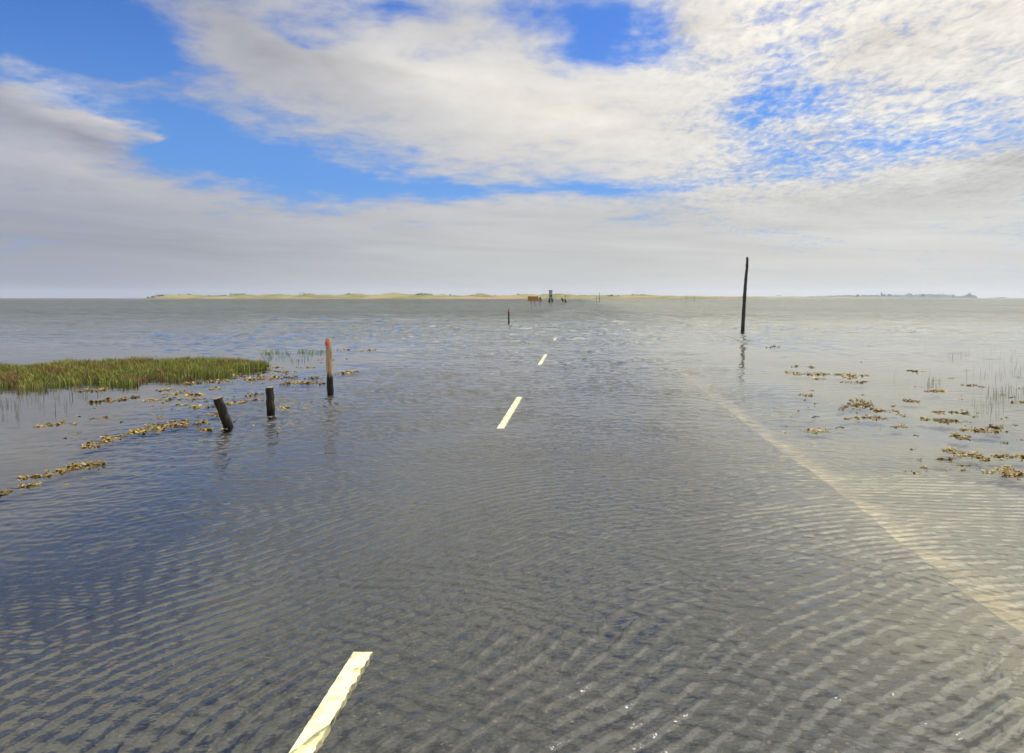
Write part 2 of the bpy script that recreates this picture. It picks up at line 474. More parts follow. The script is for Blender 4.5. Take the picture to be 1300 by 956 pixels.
M_post_pale = surface('pale_weathered_wood', wood_fn((0.17, 0.12, 0.075), (0.40, 0.28, 0.175), 0.30), 0.8, 0.25)
M_post_dark = surface('dark_wet_wood', wood_fn((0.010, 0.009, 0.007), (0.045, 0.038, 0.026), 0.08), 0.85, 0.12)
M_post_top = surface('cut_wood_end', wood_fn((0.15, 0.12, 0.08), (0.32, 0.26, 0.18), -9.0), 0.8, 0.25)
M_red = mottled('faded_red_paint', (0.62, 0.020, 0.015), (0.80, 0.05, 0.03), 20, 0.5, 0.4)
M_pole = surface('black_tarred_pole', wood_fn((0.010, 0.010, 0.009), (0.035, 0.032, 0.027), 0.3), 0.7, 0.3)

def stump(name, base, top, r0, r1, mat, label, group, seed, band=None):
    root = empty(name, (base.x, base.y, 0)); tag(root, label, 'post', group)
    d = top - base
    n_ = 18
    pts_, rr = [], []
    for k in range(-3, n_ + 1):
        t = k / n_
        pts_.append(d * t + Vector((0.004 * math.sin(k * 0.8 + seed), 0.003 * math.cos(k * 0.6), 0)))
        rr.append(r0 + (r1 - r0) * max(t, 0))
    pts_.append(pts_[-1] + d.normalized() * 0.008); rr.append(rr[-1] * 0.93)
    bm = bmesh.new(); tube(bm, pts_, rr, 22, 0.10, True, seed)
    bm_obj('post_shaft', bm, mat, root, True)
    e = pts_[-1]; q = d.normalized()
    bm = bmesh.new(); tube(bm, [e - q * 0.002, e + q * 0.006, e + q * 0.009], [rr[-1] * 0.97, rr[-1] * 0.95, rr[-1] * 0.8], 22, 0.10, True, seed)
    bm_obj('cut_end', bm, M_post_top, root, False)
    return root

b = at(419.5, 496.5); t = Vector((b.x - 0.022, b.y, 0.975))
rp = stump('marker_post', b, t, 0.060, 0.054, M_post_pale, 'tall pale wooden verge post with a round red reflector near its top', 'wooden posts along the left road edge', 3)
bm = bmesh.new()                                                  # the reflector: a shallow disc let into the face towards the road user
ang = R(-25)
nrm_ = Vector((math.sin(ang), -math.cos(ang), 0))
cpos = (t - b) * 0.925 + nrm_ * 0.046
tube(bm, [cpos, cpos + nrm_ * 0.010, cpos + nrm_ * 0.014], [0.042, 0.042, 0.030], 20, 0, True, 1)
bm_obj('red_reflector', bm, M_red, rp, True)

b = at(344, 524.5); stump('post_stump', b, Vector((b.x - 0.012, b.y, 0.385)), 0.062, 0.057, M_post_dark,
      'short dark upright wooden stump standing between the leaning stump and the red-topped post', 'wooden posts along the left road edge', 11)
b = at(290, 541.5); stump('post_stump', b, Vector((b.x - 0.115, b.y - 0.04, 0.385)), 0.064, 0.060, M_post_dark,
      'short dark wooden stump leaning left, nearest of the posts in the water', 'wooden posts along the left road edge', 23)
b = at(646, 411.5)
rp = stump('marker_post', b, Vector((b.x - 0.01, b.y, 0.98)), 0.055, 0.050, M_post_dark, 'small distant dark post with a red mark beside the flooded road', 'wooden posts along the left road edge', 31)
bm = bmesh.new(); c_ = Vector((0.0, -0.045, 0.86)); tube(bm, [c_, c_ + Vector((0, -0.02, 0))], [0.05, 0.045], 16, 0, True, 1)
bm_obj('red_reflector', bm, M_red, rp, True)

# tall bent pole
pp = [(942.5, 421), (944, 400), (945.5, 372), (947, 352), (948.4, 340), (948.8, 326.5)]
base = at(942.5, 420.5)
pole_pts = []
for px, py in pp:
    d = ray(px, py); tt = base.y / d.y
    pole_pts.append(Vector((d.x * tt, base.y, CAM_H + d.z * tt)) - base)
pole_pts[0].z = -0.25
fine = []
for a_, b_ in zip(pole_pts, pole_pts[1:]):
    for k in range(8): fine.append(a_.lerp(b_, k / 8))
fine.append(pole_pts[-1])
sm = [fine[0]] + [(fine[i - 1] + fine[i] * 2 + fine[i + 1]) / 4 for i in range(1, len(fine) - 1)] + [fine[-1]]
bm = bmesh.new(); tube(bm, sm, [0.098 - 0.040 * k / len(sm) for k in range(len(sm))], 14, 0.16, True, 5)
for k, a_ in ((20, 0.6), (33, 2.9), (12, 4.4)):                     # cut branch stubs
    p = sm[k]; dd = Vector((math.cos(a_), math.sin(a_), 0.6)).normalized()
    tube(bm, [p, p + dd * 0.11], [0.03, 0.02], 8, 0.1, True, k)
o = bm_obj('marker_pole', bm, M_pole, None, True, base)
tag(o, 'tall thin black bent pole standing alone in water right of the road', 'pole')

# distant way-marking poles
M_fpole = mottled('grey_far_pole', (0.03, 0.03, 0.028), (0.07, 0.065, 0.055), 3)
for px, topy, basey, r, lab in ((757.2, 376, 384, 0.07, 'short far pole, left of the close pair on the horizon'),
                                (760.7, 371.5, 384, 0.09, 'taller far pole, right of the close pair on the horizon'),
                                (871.0, 374.5, 382.6, 0.09, 'faint far pole, tallest of three left of the tall bent pole'),
                                (865.5, 376.5, 381.6, 0.07, 'faint far pole, leftmost of three left of the tall bent pole'),
                                (881.5, 376.0, 382.0, 0.08, 'faint far pole, rightmost of three left of the tall bent pole')):
    b = at(px, basey); hgt = (basey - topy) * b.y / F
    bm = bmesh.new()
    tube(bm, [(0, 0, -0.4), (0.02, 0, hgt * 0.3), (0.05, 0, hgt * 0.65), (0.03, 0, hgt)], [r * 1.2, r * 1.1, r, r * 0.8], 8, 0.15, True, int(px))
    tag(bm_obj('way_pole', bm, M_fpole, None, True, b), lab, 'pole', 'far poles marking the old way across the sands')

# ------------------------------------------------------------------ brown board and round sign
M_board = mottled('weathered_brown_board', (0.26, 0.115, 0.022), (0.42, 0.20, 0.045), 2.5, 0.7, 0.3, stretch=(0.5, 1, 6))
M_boardedge = mottled('dark_board_frame', (0.09, 0.035, 0.015), (0.16, 0.06, 0.02), 5)
M_leg = mottled('dark_metal_leg', (0.02, 0.02, 0.02), (0.05, 0.05, 0.05), 6)
M_grey = mottled('grey_sign_back', (0.12, 0.12, 0.13), (0.24, 0.24, 0.26), 4, 0.5)
b = at(676.7, 388); u = b.y / F
root = empty('notice_board', (b.x, b.y, 0), R(4)); tag(root, 'brown board on two thin dark legs standing in the far water', 'sign board')
zb, zt = 5.8 * u, 11.6 * u; hw = 6.6 * u
bm = bmesh.new(); box(bm, (0, 0, (zb + zt) / 2), (2 * hw - 0.12, 0.05, zt - zb - 0.12)); bm_obj('board_panel', bm, M_board, root)
bm = bmesh.new()
for z in (zb + 0.03, zt - 0.03): box(bm, (0, -0.01, z), (2 * hw, 0.09, 0.07), bev=0.008)
for x in (-hw + 0.03, hw - 0.03): box(bm, (x, -0.01, (zb + zt) / 2), (0.07, 0.09, zt - zb - 0.08), bev=0.008)
box(bm, (0.0, -0.035, (zb + zt) / 2), (2 * hw - 0.15, 0.03, 0.035))
bm_obj('board_frame', bm, M_boardedge, root)
for x in (-2.3 * u, 2.2 * u):
    bm = bmesh.new(); tube(bm, [(x, 0.07, -0.3), (x, 0.07, zt - 0.1)], [0.05, 0.05], 10); bm_obj('leg', bm, M_leg, root)
b = at(685.7, 388.2); u = b.y / F
root = empty('road_sign', (b.x, b.y, 0), R(8)); tag(root, 'grey round road sign on a single leg beside the brown board', 'road sign')
bm = bmesh.new(); tube(bm, [(0, 0.05, -0.3), (0, 0.05, 10.8 * u)], [0.04, 0.04], 10); bm_obj('leg', bm, M_leg, root)
bm = bmesh.new(); tube(bm, [(0, 0, 6.6 * u), (0, -0.03, 6.6 * u)], [0.42, 0.42], 28); bm_obj('round_plate', bm, M_grey, root)
bm = bmesh.new()
zc = 8.7 * u; tri = [(-0.34, zc), (0.34, zc), (0, zc + 0.50)]
f_ = [bm.verts.new((x, -0.015, z)) for x, z in tri]; g_ = [bm.verts.new((x, 0.02, z)) for x, z in tri]
bm.faces.new(f_); bm.faces.new(g_[::-1])
for k in range(3): bm.faces.new((f_[k], f_[(k + 1) % 3], g_[(k + 1) % 3], g_[k]))
bm_obj('triangular_plate', bm, M_leg, root)

# ------------------------------------------------------------------ refuge hut on stilts
M_hut = mottled('hut_grey_boards', (0.15, 0.17, 0.17), (0.26, 0.29, 0.28), 1.5, 0.8, stretch=(5, 5, 0.6))
M_hutdark = mottled('hut_dark_timber', (0.018, 0.018, 0.016), (0.045, 0.042, 0.036), 3)
M_glass = mottled('dark_window_glass', (0.02, 0.025, 0.03), (0.04, 0.05, 0.055), 2, 0.15, 0.6)
b = at(699, 383.2); u = b.y / F
root = empty('refuge_hut', (b.x, b.y, 0), R(12)); tag(root, 'tall narrow refuge hut on dark stilts standing in the far water', 'refuge hut')
H = 14.6 * u; w = 1.9 * u; z0 = H * 0.30
bm = bmesh.new(); box(bm, (0, 0, (z0 + H - 0.25) / 2), (2 * w - 0.1, 2 * w - 0.1, H - 0.25 - z0), bev=0.02); bm_obj('cabin', bm, M_hut, root)
bm = bmesh.new(); box(bm, (0, 0, H - 0.16), (2 * w + 0.35, 2 * w + 0.35, 0.16), bev=0.03); box(bm, (0, 0, H - 0.04), (2 * w, 2 * w, 0.1)); bm_obj('roof', bm, M_hutdark, root)
bm = bmesh.new(); box(bm, (0, 0, z0 - 0.09), (2 * w + 0.6, 2 * w + 0.4, 0.16)); bm_obj('platform', bm, M_hutdark, root)
fr_ = bmesh.new()
for z in (z0 + 0.65, z0 + 1.45): box(fr_, (0, -w + 0.03, z), (0.9, 0.06, 0.06))
for x in (-0.45, 0.45): box(fr_, (x, -w + 0.03, z0 + 1.05), (0.06, 0.06, 0.86))
wn = bm_obj('window', fr_, M_hutdark, root)
bm = bmesh.new(); box(bm, (0, -w + 0.045, z0 + 1.05), (0.84, 0.02, 0.74)); bm_obj('pane', bm, M_glass, wn)
for sx in (-1, 1):
    for sy in (-1, 1):
        bm = bmesh.new(); tube(bm, [(sx * (w + 0.12), sy * (w + 0.1), -0.4), (sx * (w - 0.12), sy * (w - 0.12), z0 - 0.1)], [0.13, 0.12], 10); bm_obj('leg', bm, M_hutdark, root)
for s in (-1, 1):
    bm = bmesh.new(); tube(bm, [(-s * w, -w - 0.05, 0.35), (s * w, -w - 0.05, z0 - 0.35)], [0.06, 0.06], 8); bm_obj('brace', bm, M_hutdark, root)
bm = bmesh.new()
for s in (-0.22, 0.22): tube(bm, [(s, -w - 1.3, -0.1), (s, -w - 0.15, z0 + 0.1)], [0.045, 0.045], 8)
for k in range(9):
    f = (k + 0.5) / 9; box(bm, (0, -w - 1.3 + 1.15 * f, -0.1 + (z0 + 0.2) * f), (0.46, 0.09, 0.04))
bm_obj('ladder', bm, M_hutdark, root)
# dark blocks and leaning panels of the low bridge beside it
M_black = mottled('black_wet_timber', (0.008, 0.008, 0.008), (0.028, 0.026, 0.024), 3)
def block(px, by, wpx, hpx, lean, lab, group, name):
    b = at(px, by); u = b.y / F
    bm = bmesh.new(); w_, h_ = wpx * u, hpx * u
    prof = [(-w_ / 2, -0.3), (w_ / 2, -0.3), (w_ / 2, h_ * 0.7), (w_ * 0.22, h_ * 0.86), (-w_ * 0.12, h_), (-w_ / 2, h_ * 0.93)]
    a_ = [bm.verts.new((x - lean * max(z, 0), -0.35, z)) for x, z in prof]; c_ = [bm.verts.new((x - lean * max(z, 0), 0.35, z)) for x, z in prof]
    bm.faces.new(a_); bm.faces.new(c_[::-1])
    for k in range(6): bm.faces.new((a_[k], a_[(k + 1) % 6], c_[(k + 1) % 6], c_[k]))
    bmesh.ops.bevel(bm, geom=bm.edges[:], offset=0.05, segments=2, affect='EDGES')
    tag(bm_obj(name, bm, M_black, None, False, b), lab, 'block' if name == 'dark_block' else 'panel', group)
block(697.6, 383.8, 2.4, 3.8, 0.05, 'dark block in the water at the left foot of the refuge hut', 'dark blocks at the foot of the hut', 'dark_block')
block(701.2, 383.0, 2.0, 3.6, -0.05, 'dark block in the water at the right foot of the refuge hut', 'dark blocks at the foot of the hut', 'dark_block')
block(714.9, 382.8, 2.2, 4.6, 0.35, 'black leaning panel right of the refuge hut, the left one of two', 'black leaning panels right of the hut', 'leaning_panel')
block(718.5, 383.8, 2.0, 4.2, 0.30, 'black leaning panel right of the refuge hut, the right one of two', 'black leaning panels right of the hut', 'leaning_panel')
b = at(718.0, 382.4); u = b.y / F
root = empty('road_sign', (b.x, b.y, 0)); tag(root, 'tiny orange sign on a thin leg behind the black leaning panels', 'road sign')
bm = bmesh.new(); tube(bm, [(0, 0.06, -0.3), (0, 0.06, 7.5 * u)], [0.05, 0.05], 8); bm_obj('leg', bm, M_leg, root)
bm = bmesh.new(); box(bm, (0, 0, 6.7 * u), (2.0 * u, 0.05, 1.4 * u), bev=0.01); bm_obj('sign_plate', bm, M_board, root)

# ------------------------------------------------------------------ seaweed patches
def weed_fn(n):
    a = n.node('ShaderNodeAttribute'); a.attribute_name = 'tint'
    g = n.node('ShaderNodeNewGeometry').outputs['Position']
    col = n.mix(n.maprange(n.noise(g, 45, 3, 0.6), 0.4, 0.75, 0.0, 0.5), a.outputs['Color'], c4((0.09, 0.06, 0.02)))
    return col, None, 0
M_weed = surface('ochre_seaweed', weed_fn, 0.65, 0.3)
M_grass = surface('marsh_grass', lambda n: ((lambda a: (setattr(a, 'attribute_name', 'tint'), a.outputs['Color'])[1])(n.node('ShaderNodeAttribute')), None, 0), 0.6, 0.3)

def tuft_mesh(spots, seed, palette, size=1.0):
    """many small fronds and bladders rising from the water at `spots` (x, y, s)"""
    rnd = np.random.RandomState(seed)
    V, Fc, C = [], [], []
    octa = np.array([(1, 0, 0), (0, 1, 0), (-1, 0, 0), (0, -1, 0), (0, 0, 1), (0, 0, -1)], float)
    of = [(0, 1, 4), (1, 2, 4), (2, 3, 4), (3, 0, 4), (1, 0, 5), (2, 1, 5), (3, 2, 5), (0, 3, 5)]
    for (x, y, s) in spots:
        s *= size
        pc = np.array(palette[rnd.randint(len(palette))]) * rnd.uniform(0.7, 1.25)
        for _ in range(rnd.randint(3, 7)):                       # flat fronds
            a = rnd.uniform(0, 2 * PI); el = rnd.uniform(0.02, 0.8)
            L = s * rnd.uniform(0.5, 1.15); w = L * rnd.uniform(0.22, 0.4)
            d = np.array([math.cos(a) * math.cos(el), math.sin(a) * math.cos(el), math.sin(el)])
            sd = np.array([-math.sin(a), math.cos(a), 0]) * w
            p0 = np.array([x, y, -0.008]) + rnd.uniform(-.25, .25, 3) * np.array([s, s, 0])
            p1 = p0 + d * L * 0.55; p2 = p0 + d * L + np.array([0, 0, -L * 0.22 * rnd.rand()])
            i = len(V)
            V += [p0 - sd * .4, p0 + sd * .4, p1 + sd, p1 - sd, p2 + sd * .6, p2 - sd * .6]
            Fc += [(i, i + 1, i + 2), (i, i + 2, i + 3), (i + 3, i + 2, i + 4), (i + 3, i + 4, i + 5)]
            cc = pc * rnd.uniform(0.75, 1.3); C += [(*cc, 1)] * 6
        for _ in range(rnd.randint(1, 4)):                       # swollen tips
            r = s * rnd.uniform(0.10, 0.22)
            c = np.array([x, y, r * rnd.uniform(0.2, 1.0)]) + rnd.uniform(-.4, .4, 3) * np.array([s, s, 0])
            i = len(V); q = octa * r * np.array([1, 1, rnd.uniform(.7, 1.4)]) + c
            V += list(q); Fc += [tuple(i + k for k in f) for f in of]
            cc = pc * rnd.uniform(1.0, 1.7); C += [(*cc, 1)] * 6
    return V, Fc, C

OCHRE = [(0.27, 0.165, 0.036), (0.21, 0.13, 0.032), (0.32, 0.22, 0.058), (0.11, 0.08, 0.028), (0.19, 0.16, 0.05)]
DARK = [(0.11, 0.08, 0.026), (0.16, 0.11, 0.032), (0.06, 0.045, 0.018), (0.26, 0.17, 0.045)]
OLIVE = [(0.26, 0.22, 0.06), (0.19, 0.17, 0.045), (0.36, 0.26, 0.08)]
GL = 'seaweed patches in the shallows left of the road'; GR = 'seaweed patches in the shallows right of the road'
# polyline of the patch in the photograph, half thickness in px, number of tufts per 10 px of length, palette, label
PATCH = [
 ([(106,568),(128,561),(150,556),(168,550)], 3.6, 11, OCHRE, 'near ochre seaweed clump, lower left end of the broad drift', GL),
 ([(165,549),(180,546),(200,542),(222,540),(240,537)], 4.6, 17, OCHRE, 'widest ochre seaweed drift on the left, leading towards the leaning stump', GL),
 ([(247,539),(263,538)], 1.6, 8, DARK, 'small seaweed strip just left of the leaning stump foot', GL),
 ([(252,546),(269,545)], 1.6, 9, OCHRE, 'low seaweed strip in front of the leaning stump foot', GL),
 ([(42,606),(65,602),(85,597)], 2.2, 9, OCHRE, 'thin ochre seaweed string, left half of the nearest row on the left', GL),
 ([(85,596),(98,592),(115,590),(133,588)], 3.2, 14, OCHRE, 'chunky ochre seaweed clump, right half of the nearest row on the left', GL),
 ([(26,609),(33,606)], 2.0, 16, DARK, 'small dark seaweed knot at the left end of the nearest row', GL),
 ([(25,619),(36,616),(48,615)], 1.8, 9, OCHRE, 'small ochre seaweed scrap just below the nearest row on the left', GL),
 ([(-8,630),(2,627),(12,624)], 2.2, 13, DARK, 'dark seaweed scrap at the very left edge, nearest of all', GL),
 ([(41,542),(50,541)], 1.4, 9, OCHRE, 'small ochre seaweed dot left of a thin dotted string', GL),
 ([(54,541),(70,538),(84,536),(96,539)], 1.3, 8, OCHRE, 'thin dotted seaweed string in open water on the far left', GL),
 ([(114,532),(124,531),(136,530)], 1.0, 7, DARK, 'faint dotted seaweed string above the broad left drift', GL),
 ([(113,511),(130,509),(150,508),(160,506),(175,504)], 1.7, 17, DARK, 'long dark brown seaweed bar in front of the green grass', GL),
 ([(100,497),(115,495.5),(128,495),(137,494)], 1.2, 14, OCHRE, 'flat ochre seaweed bar close under the green grass', GL),
 ([(182,509),(200,508),(220,507)], 1.3, 9, OCHRE, 'flat ochre seaweed strip right of the long dark bar', GL),
 ([(200,496),(216,494.5)], 1.3, 9, OCHRE, 'short seaweed strip beneath the middle of the grass', GL),
 ([(209,500.5),(232,500),(255,501.5)], 1.8, 13, OCHRE, 'brown seaweed drift, upper one of three stacked left of the stumps', GL),
 ([(225,507.5),(250,507),(272,507)], 1.6, 13, DARK, 'brown seaweed drift, middle one of three stacked left of the stumps', GL),
 ([(222,514),(238,515),(255,517.5)], 1.6, 8, OLIVE, 'olive seaweed drift, lowest one of three stacked left of the stumps', GL),
 ([(225,487),(253,486)], 1.1, 11, OCHRE, 'flat seaweed strip next to the front right edge of the grass', GL),
 ([(266,485),(278,483),(292,484)], 1.7, 14, DARK, 'compact brown seaweed mound right of the grass front edge', GL),
 ([(266,494),(281,493)], 1.3, 12, OCHRE, 'small seaweed mound above the leaning stump', GL),
 ([(286,479),(300,478),(313,478)], 1.3, 12, DARK, 'thin brown seaweed strip beneath the right tip of the grass', GL),
 ([(313,482),(335,480),(348,479),(359,481)], 2.6, 20, OCHRE, 'thick ochre seaweed mat between the grass tip and the red-topped post', GL),
 ([(361,479),(380,481),(405,480)], 1.9, 13, DARK, 'dark seaweed mat reaching almost to the red-topped post', GL),
 ([(333,473),(350,471.5),(366,472)], 1.3, 13, DARK, 'narrow brown seaweed strip right of the grass tip', GL),
 ([(325,468),(361,466.5)], 0.9, 10, OCHRE, 'thin seaweed line level with the grass tip', GL),
 ([(375,466.5),(400,466.5)], 0.7, 10, OCHRE, 'thin seaweed line behind and left of the red-topped post', GL),
 ([(352,488),(375,486),(395,486.5),(414,487)], 1.8, 15, OCHRE, 'long ochre seaweed mat ending at the foot of the red-topped post', GL),
 ([(427,476),(440,473),(454,472)], 1.3, 12, OCHRE, 'ochre seaweed strip just right of the red-topped post', GL),
 ([(263,517),(280,516)], 1.6, 12, DARK, 'dark seaweed lump touching the leaning stump top, upper one', GL),
 ([(264,526),(281,525)], 1.5, 12, OCHRE, 'seaweed lump left of the leaning stump, lower one', GL),
 ([(289,512.5),(300,511),(311,511)], 1.9, 13, OCHRE, 'seaweed clump between the two short stumps, lower one', GL),
 ([(305,503.5),(320,501.5),(336,500)], 1.3, 12, DARK, 'seaweed strip left of the upright stump, upper one', GL),
 ([(315,508.5),(336,505.5)], 1.2, 11, OCHRE, 'seaweed strip left of the upright stump, lower one', GL),
 ([(351,505),(359,502.5)], 1.5, 12, OCHRE, 'small seaweed tuft right of the upright stump top', GL),
 ([(351,517.5),(366,516.5)], 1.4, 14, OLIVE, 'flat olive seaweed pad right of the upright stump', GL),
 ([(417,429),(431,428)], 0.6, 12, OCHRE, 'farthest thin seaweed line beyond the red-topped post', GL),
 ([(404,457),(422,457)], 0.6, 12, OLIVE, 'thin olive seaweed line crossing behind the red-topped post', GL),
 ([(426,445),(442,444)], 0.9, 12, OLIVE, 'olive seaweed pad beyond and right of the red-topped post', GL),
 ([(450,446),(477,444)], 0.7, 8, OLIVE, 'faint olive seaweed line, farthest right of the red-topped post', GL),
 # right-hand side
 ([(971,441.5),(980,440.5),(990,441)], 0.7, 10, OCHRE, 'farthest thin seaweed line near the foot of the tall bent pole', GR),
 ([(1004,466),(1018,465),(1033,466.5)], 0.9, 11, OCHRE, 'thin ochre seaweed strip at the top of the right-hand patches', GR),
 ([(995,472),(1015,475),(1035,474),(1051,475)], 1.8, 17, OCHRE, 'broad ochre seaweed mat, left one of a level pair', GR),
 ([(1058,475),(1080,478),(1103,476)], 1.9, 17, OCHRE, 'broad ochre seaweed mat, right one of a level pair', GR),
 ([(1066,485),(1085,486),(1103,484)], 1.0, 12, DARK, 'dark thin seaweed strip under the right one of the level pair', GR),
 ([(1033,481),(1047,481)], 0.7, 10, OLIVE, 'tiny olive seaweed strip under the left one of the level pair', GR),
 ([(1009,502),(1033,502)], 1.0, 7, OLIVE, 'faint scattered seaweed line left of the big dark clump', GR),
 ([(1066,520),(1078,514),(1090,512),(1105,515),(1115,522)], 4.0, 16, DARK, 'largest dark brown seaweed clump in the right-hand shallows', GR),
 ([(1112,521),(1138,522)], 1.0, 9, OCHRE, 'dotted seaweed tail reaching right from the largest clump', GR),
 ([(1071,532),(1095,530),(1125,532)], 2.2, 9, OCHRE, 'loose seaweed dots just below the largest clump', GR),
 ([(1020,546),(1032,547)], 1.6, 13, OCHRE, 'small ochre seaweed knot closest to the right road edge', GR),
 ([(1034,548),(1052,548)], 1.6, 5, OLIVE, 'sparse olive seaweed dots beside the knot near the road edge', GR),
 ([(1129,543),(1150,542)], 2.0, 7, OLIVE, 'sparse olive seaweed dots right of the largest clump', GR),
 ([(1152,469.5),(1173,472)], 0.7, 9, OCHRE, 'thin far seaweed line among the faint reeds, left one', GR),
 ([(1176,497),(1190,496.5),(1200,497)], 1.0, 12, OCHRE, 'ochre seaweed strip below the dark reed tuft', GR),
 ([(1144,508),(1156,508.5),(1169,510)], 1.1, 10, OCHRE, 'ochre seaweed strip left of the dark reed tuft', GR),
 ([(1225,489),(1240,490),(1254,492)], 0.8, 8, OCHRE, 'thin sloping seaweed line among the faint reeds, right one', GR),
 ([(1186,523),(1199,523)], 1.4, 14, OCHRE, 'short ochre seaweed lump above the middle row on the right', GR),
 ([(1168,532),(1182,532)], 1.2, 9, OLIVE, 'olive seaweed dots at the left end of the middle row', GR),
 ([(1184,533),(1198,534),(1212,534)], 2.2, 17, OCHRE, 'plump ochre seaweed clump in the middle row on the right', GR),
 ([(1206,523),(1225,525),(1243,530)], 0.8, 7, DARK, 'thin dark seaweed string sloping down right of the middle row', GR),
 ([(1256,542),(1270,543)], 1.8, 14, DARK, 'dark seaweed lump at the upper right of a cluster of three', GR),
 ([(1219,545),(1245,547),(1278,548)], 1.9, 11, OCHRE, 'dotted ochre seaweed band, middle of a cluster of three', GR),
 ([(1210,553),(1222,556),(1233,553)], 2.5, 13, OCHRE, 'ochre seaweed lump at the lower left of a cluster of three', GR),
 ([(1197,571),(1215,574),(1232,578),(1254,584)], 3.0, 11, OCHRE, 'long loose seaweed band sloping down to the right', GR),
 ([(1192,583),(1206,584)], 1.6, 8, DARK, 'dark seaweed dots below the long loose sloping band', GR),
 ([(1256,578.5),(1273,579)], 1.3, 17, DARK, 'compact dark seaweed bar at the end of the sloping band', GR),
 ([(1282,579),(1304,580)], 1.8, 9, OCHRE, 'sparse seaweed dots at the right picture edge above the thick clump', GR),
 ([(1250,600),(1261,599)], 2.2, 7, OLIVE, 'sparse olive seaweed dots left of the thick edge clump', GR),
 ([(1265,595),(1280,600),(1296,603),(1312,606)], 4.2, 18, OCHRE, 'thick bright ochre seaweed clump at the right picture edge', GR),
 ([(1290,511),(1304,510)], 1.0, 10, OLIVE, 'small seaweed pad among the reeds at the right picture edge', GR),
]
def lerp_poly(poly, f):
    seg = [math.dist(a, b) for a, b in zip(poly, poly[1:])]
    t = f * sum(seg)
    for (a, b), s in zip(zip(poly, poly[1:]), seg):
        if t <= s: return a[0] + (b[0] - a[0]) * t / s, a[1] + (b[1] - a[1]) * t / s
        t -= s
    return poly[-1]
for k, (poly, th, dens, pal, lab, grp) in enumerate(PATCH):
    rnd = random.Random(100 + k)
    L = sum(math.dist(a, b) for a, b in zip(poly, poly[1:]))
    cnt = int(dens * L / 10 * (0.8 + th * 0.35)) + 3
    c = at(*lerp_poly(poly, 0.5))
    spots = []
    for _ in range(cnt):
        f = rnd.random(); px, py = lerp_poly(poly, f)
        taper = max(0.25, 1 - abs(2 * f - 1) ** 3)
        if mnoise.noise(Vector((px * 0.14, py * 0.5, k))) < -0.10 and rnd.random() < 0.85: continue
        py += rnd.gauss(0, 0.5) * th * 1.35 * taper; px += rnd.gauss(0, 2.0)
        p = at(px, py)
        spots.append((p.x - c.x, p.y - c.y, 0.040 * rnd.choice((0.5, 0.7, 0.9, 1.1, 1.5))))
    V, Fc, C = tuft_mesh(spots, k + 1, pal, min(1.5, 0.75 + c.y / 30))
    for q in range(4):                                            # wet strands the tufts hang on, awash at the surface
        n_ = max(6, int(L / 3)); ph_ = rnd.uniform(0, 9); sc_ = rnd.uniform(-0.5, 0.5) * th
        i0 = len(V); dk = [v * 0.45 for v in rnd.choice(pal)]
        f0, f1_ = (0.0, 1.0) if q == 0 else sorted((rnd.random(), rnd.random()))
        for m_ in range(n_ + 1):
            f = f0 + (f1_ - f0) * m_ / n_
            px, py = lerp_poly(poly, f)
            p = at(px, py + sc_ + 0.35 * th * math.sin(f * 17 + ph_))
            z = 0.001 + 0.007 * mnoise.noise(Vector((p.x * 9, p.y * 9, q)))
            w_ = 0.006 + 0.004 * abs(math.sin(m_ * 1.7 + ph_))
            V += [np.array((p.x - c.x, p.y - c.y - w_, z)), np.array((p.x - c.x, p.y - c.y + w_, z))]
            C += [(*dk, 1)] * 2
            if m_: a0 = i0 + 2 * (m_ - 1); Fc += [(a0, a0 + 2, a0 + 3), (a0, a0 + 3, a0 + 1)]
    o = mesh_np('seaweed_patch', V, Fc, M_weed, cols=C, loc=(c.x, c.y, 0))
    tag(o, lab, 'seaweed', grp)

# scattered single dots of weed nobody could count
def scatter(regions, seed, name, label):
    rnd = random.Random(seed); spots = []
    for (x0, y0, x1, y1, cnt) in regions:
        for _ in range(cnt):
            px, py = rnd.uniform(x0, x1), rnd.uniform(y0, y1)
            if mnoise.noise(Vector((px * 0.05, py * 0.22, seed))) < 0.05: continue
            for _ in range(rnd.randint(1, 4)):
                p = at(px + rnd.gauss(0, 3), py + rnd.gauss(0, 0.5)); spots.append((p.x, p.y, 0.034 * rnd.uniform(0.5, 1.3)))
    V, Fc, C = tuft_mesh(spots, seed, OLIVE + DARK, 1.0)
    tag(mesh_np(name, V, Fc, M_weed, cols=C), label, 'seaweed', kind='stuff')
scatter([(190, 495, 300, 530, 110), (300, 470, 420, 500, 110), (200, 476, 330, 495, 40), (60, 500, 200, 560, 25), (280, 520, 360, 552, 16), (340, 436, 480, 462, 40), (20, 570, 160, 615, 14)],
        5, 'scattered_seaweed', 'tiny loose scraps of seaweed strewn over the shallows left of the road')
scatter([(1000, 495, 1060, 555, 40), (1130, 520, 1300, 600, 90), (1060, 500, 1150, 545, 40), (1150, 465, 1300, 520, 60), (960, 436, 1150, 470, 16)],
        6, 'scattered_seaweed', 'tiny loose scraps of seaweed strewn over the shallows right of the road')

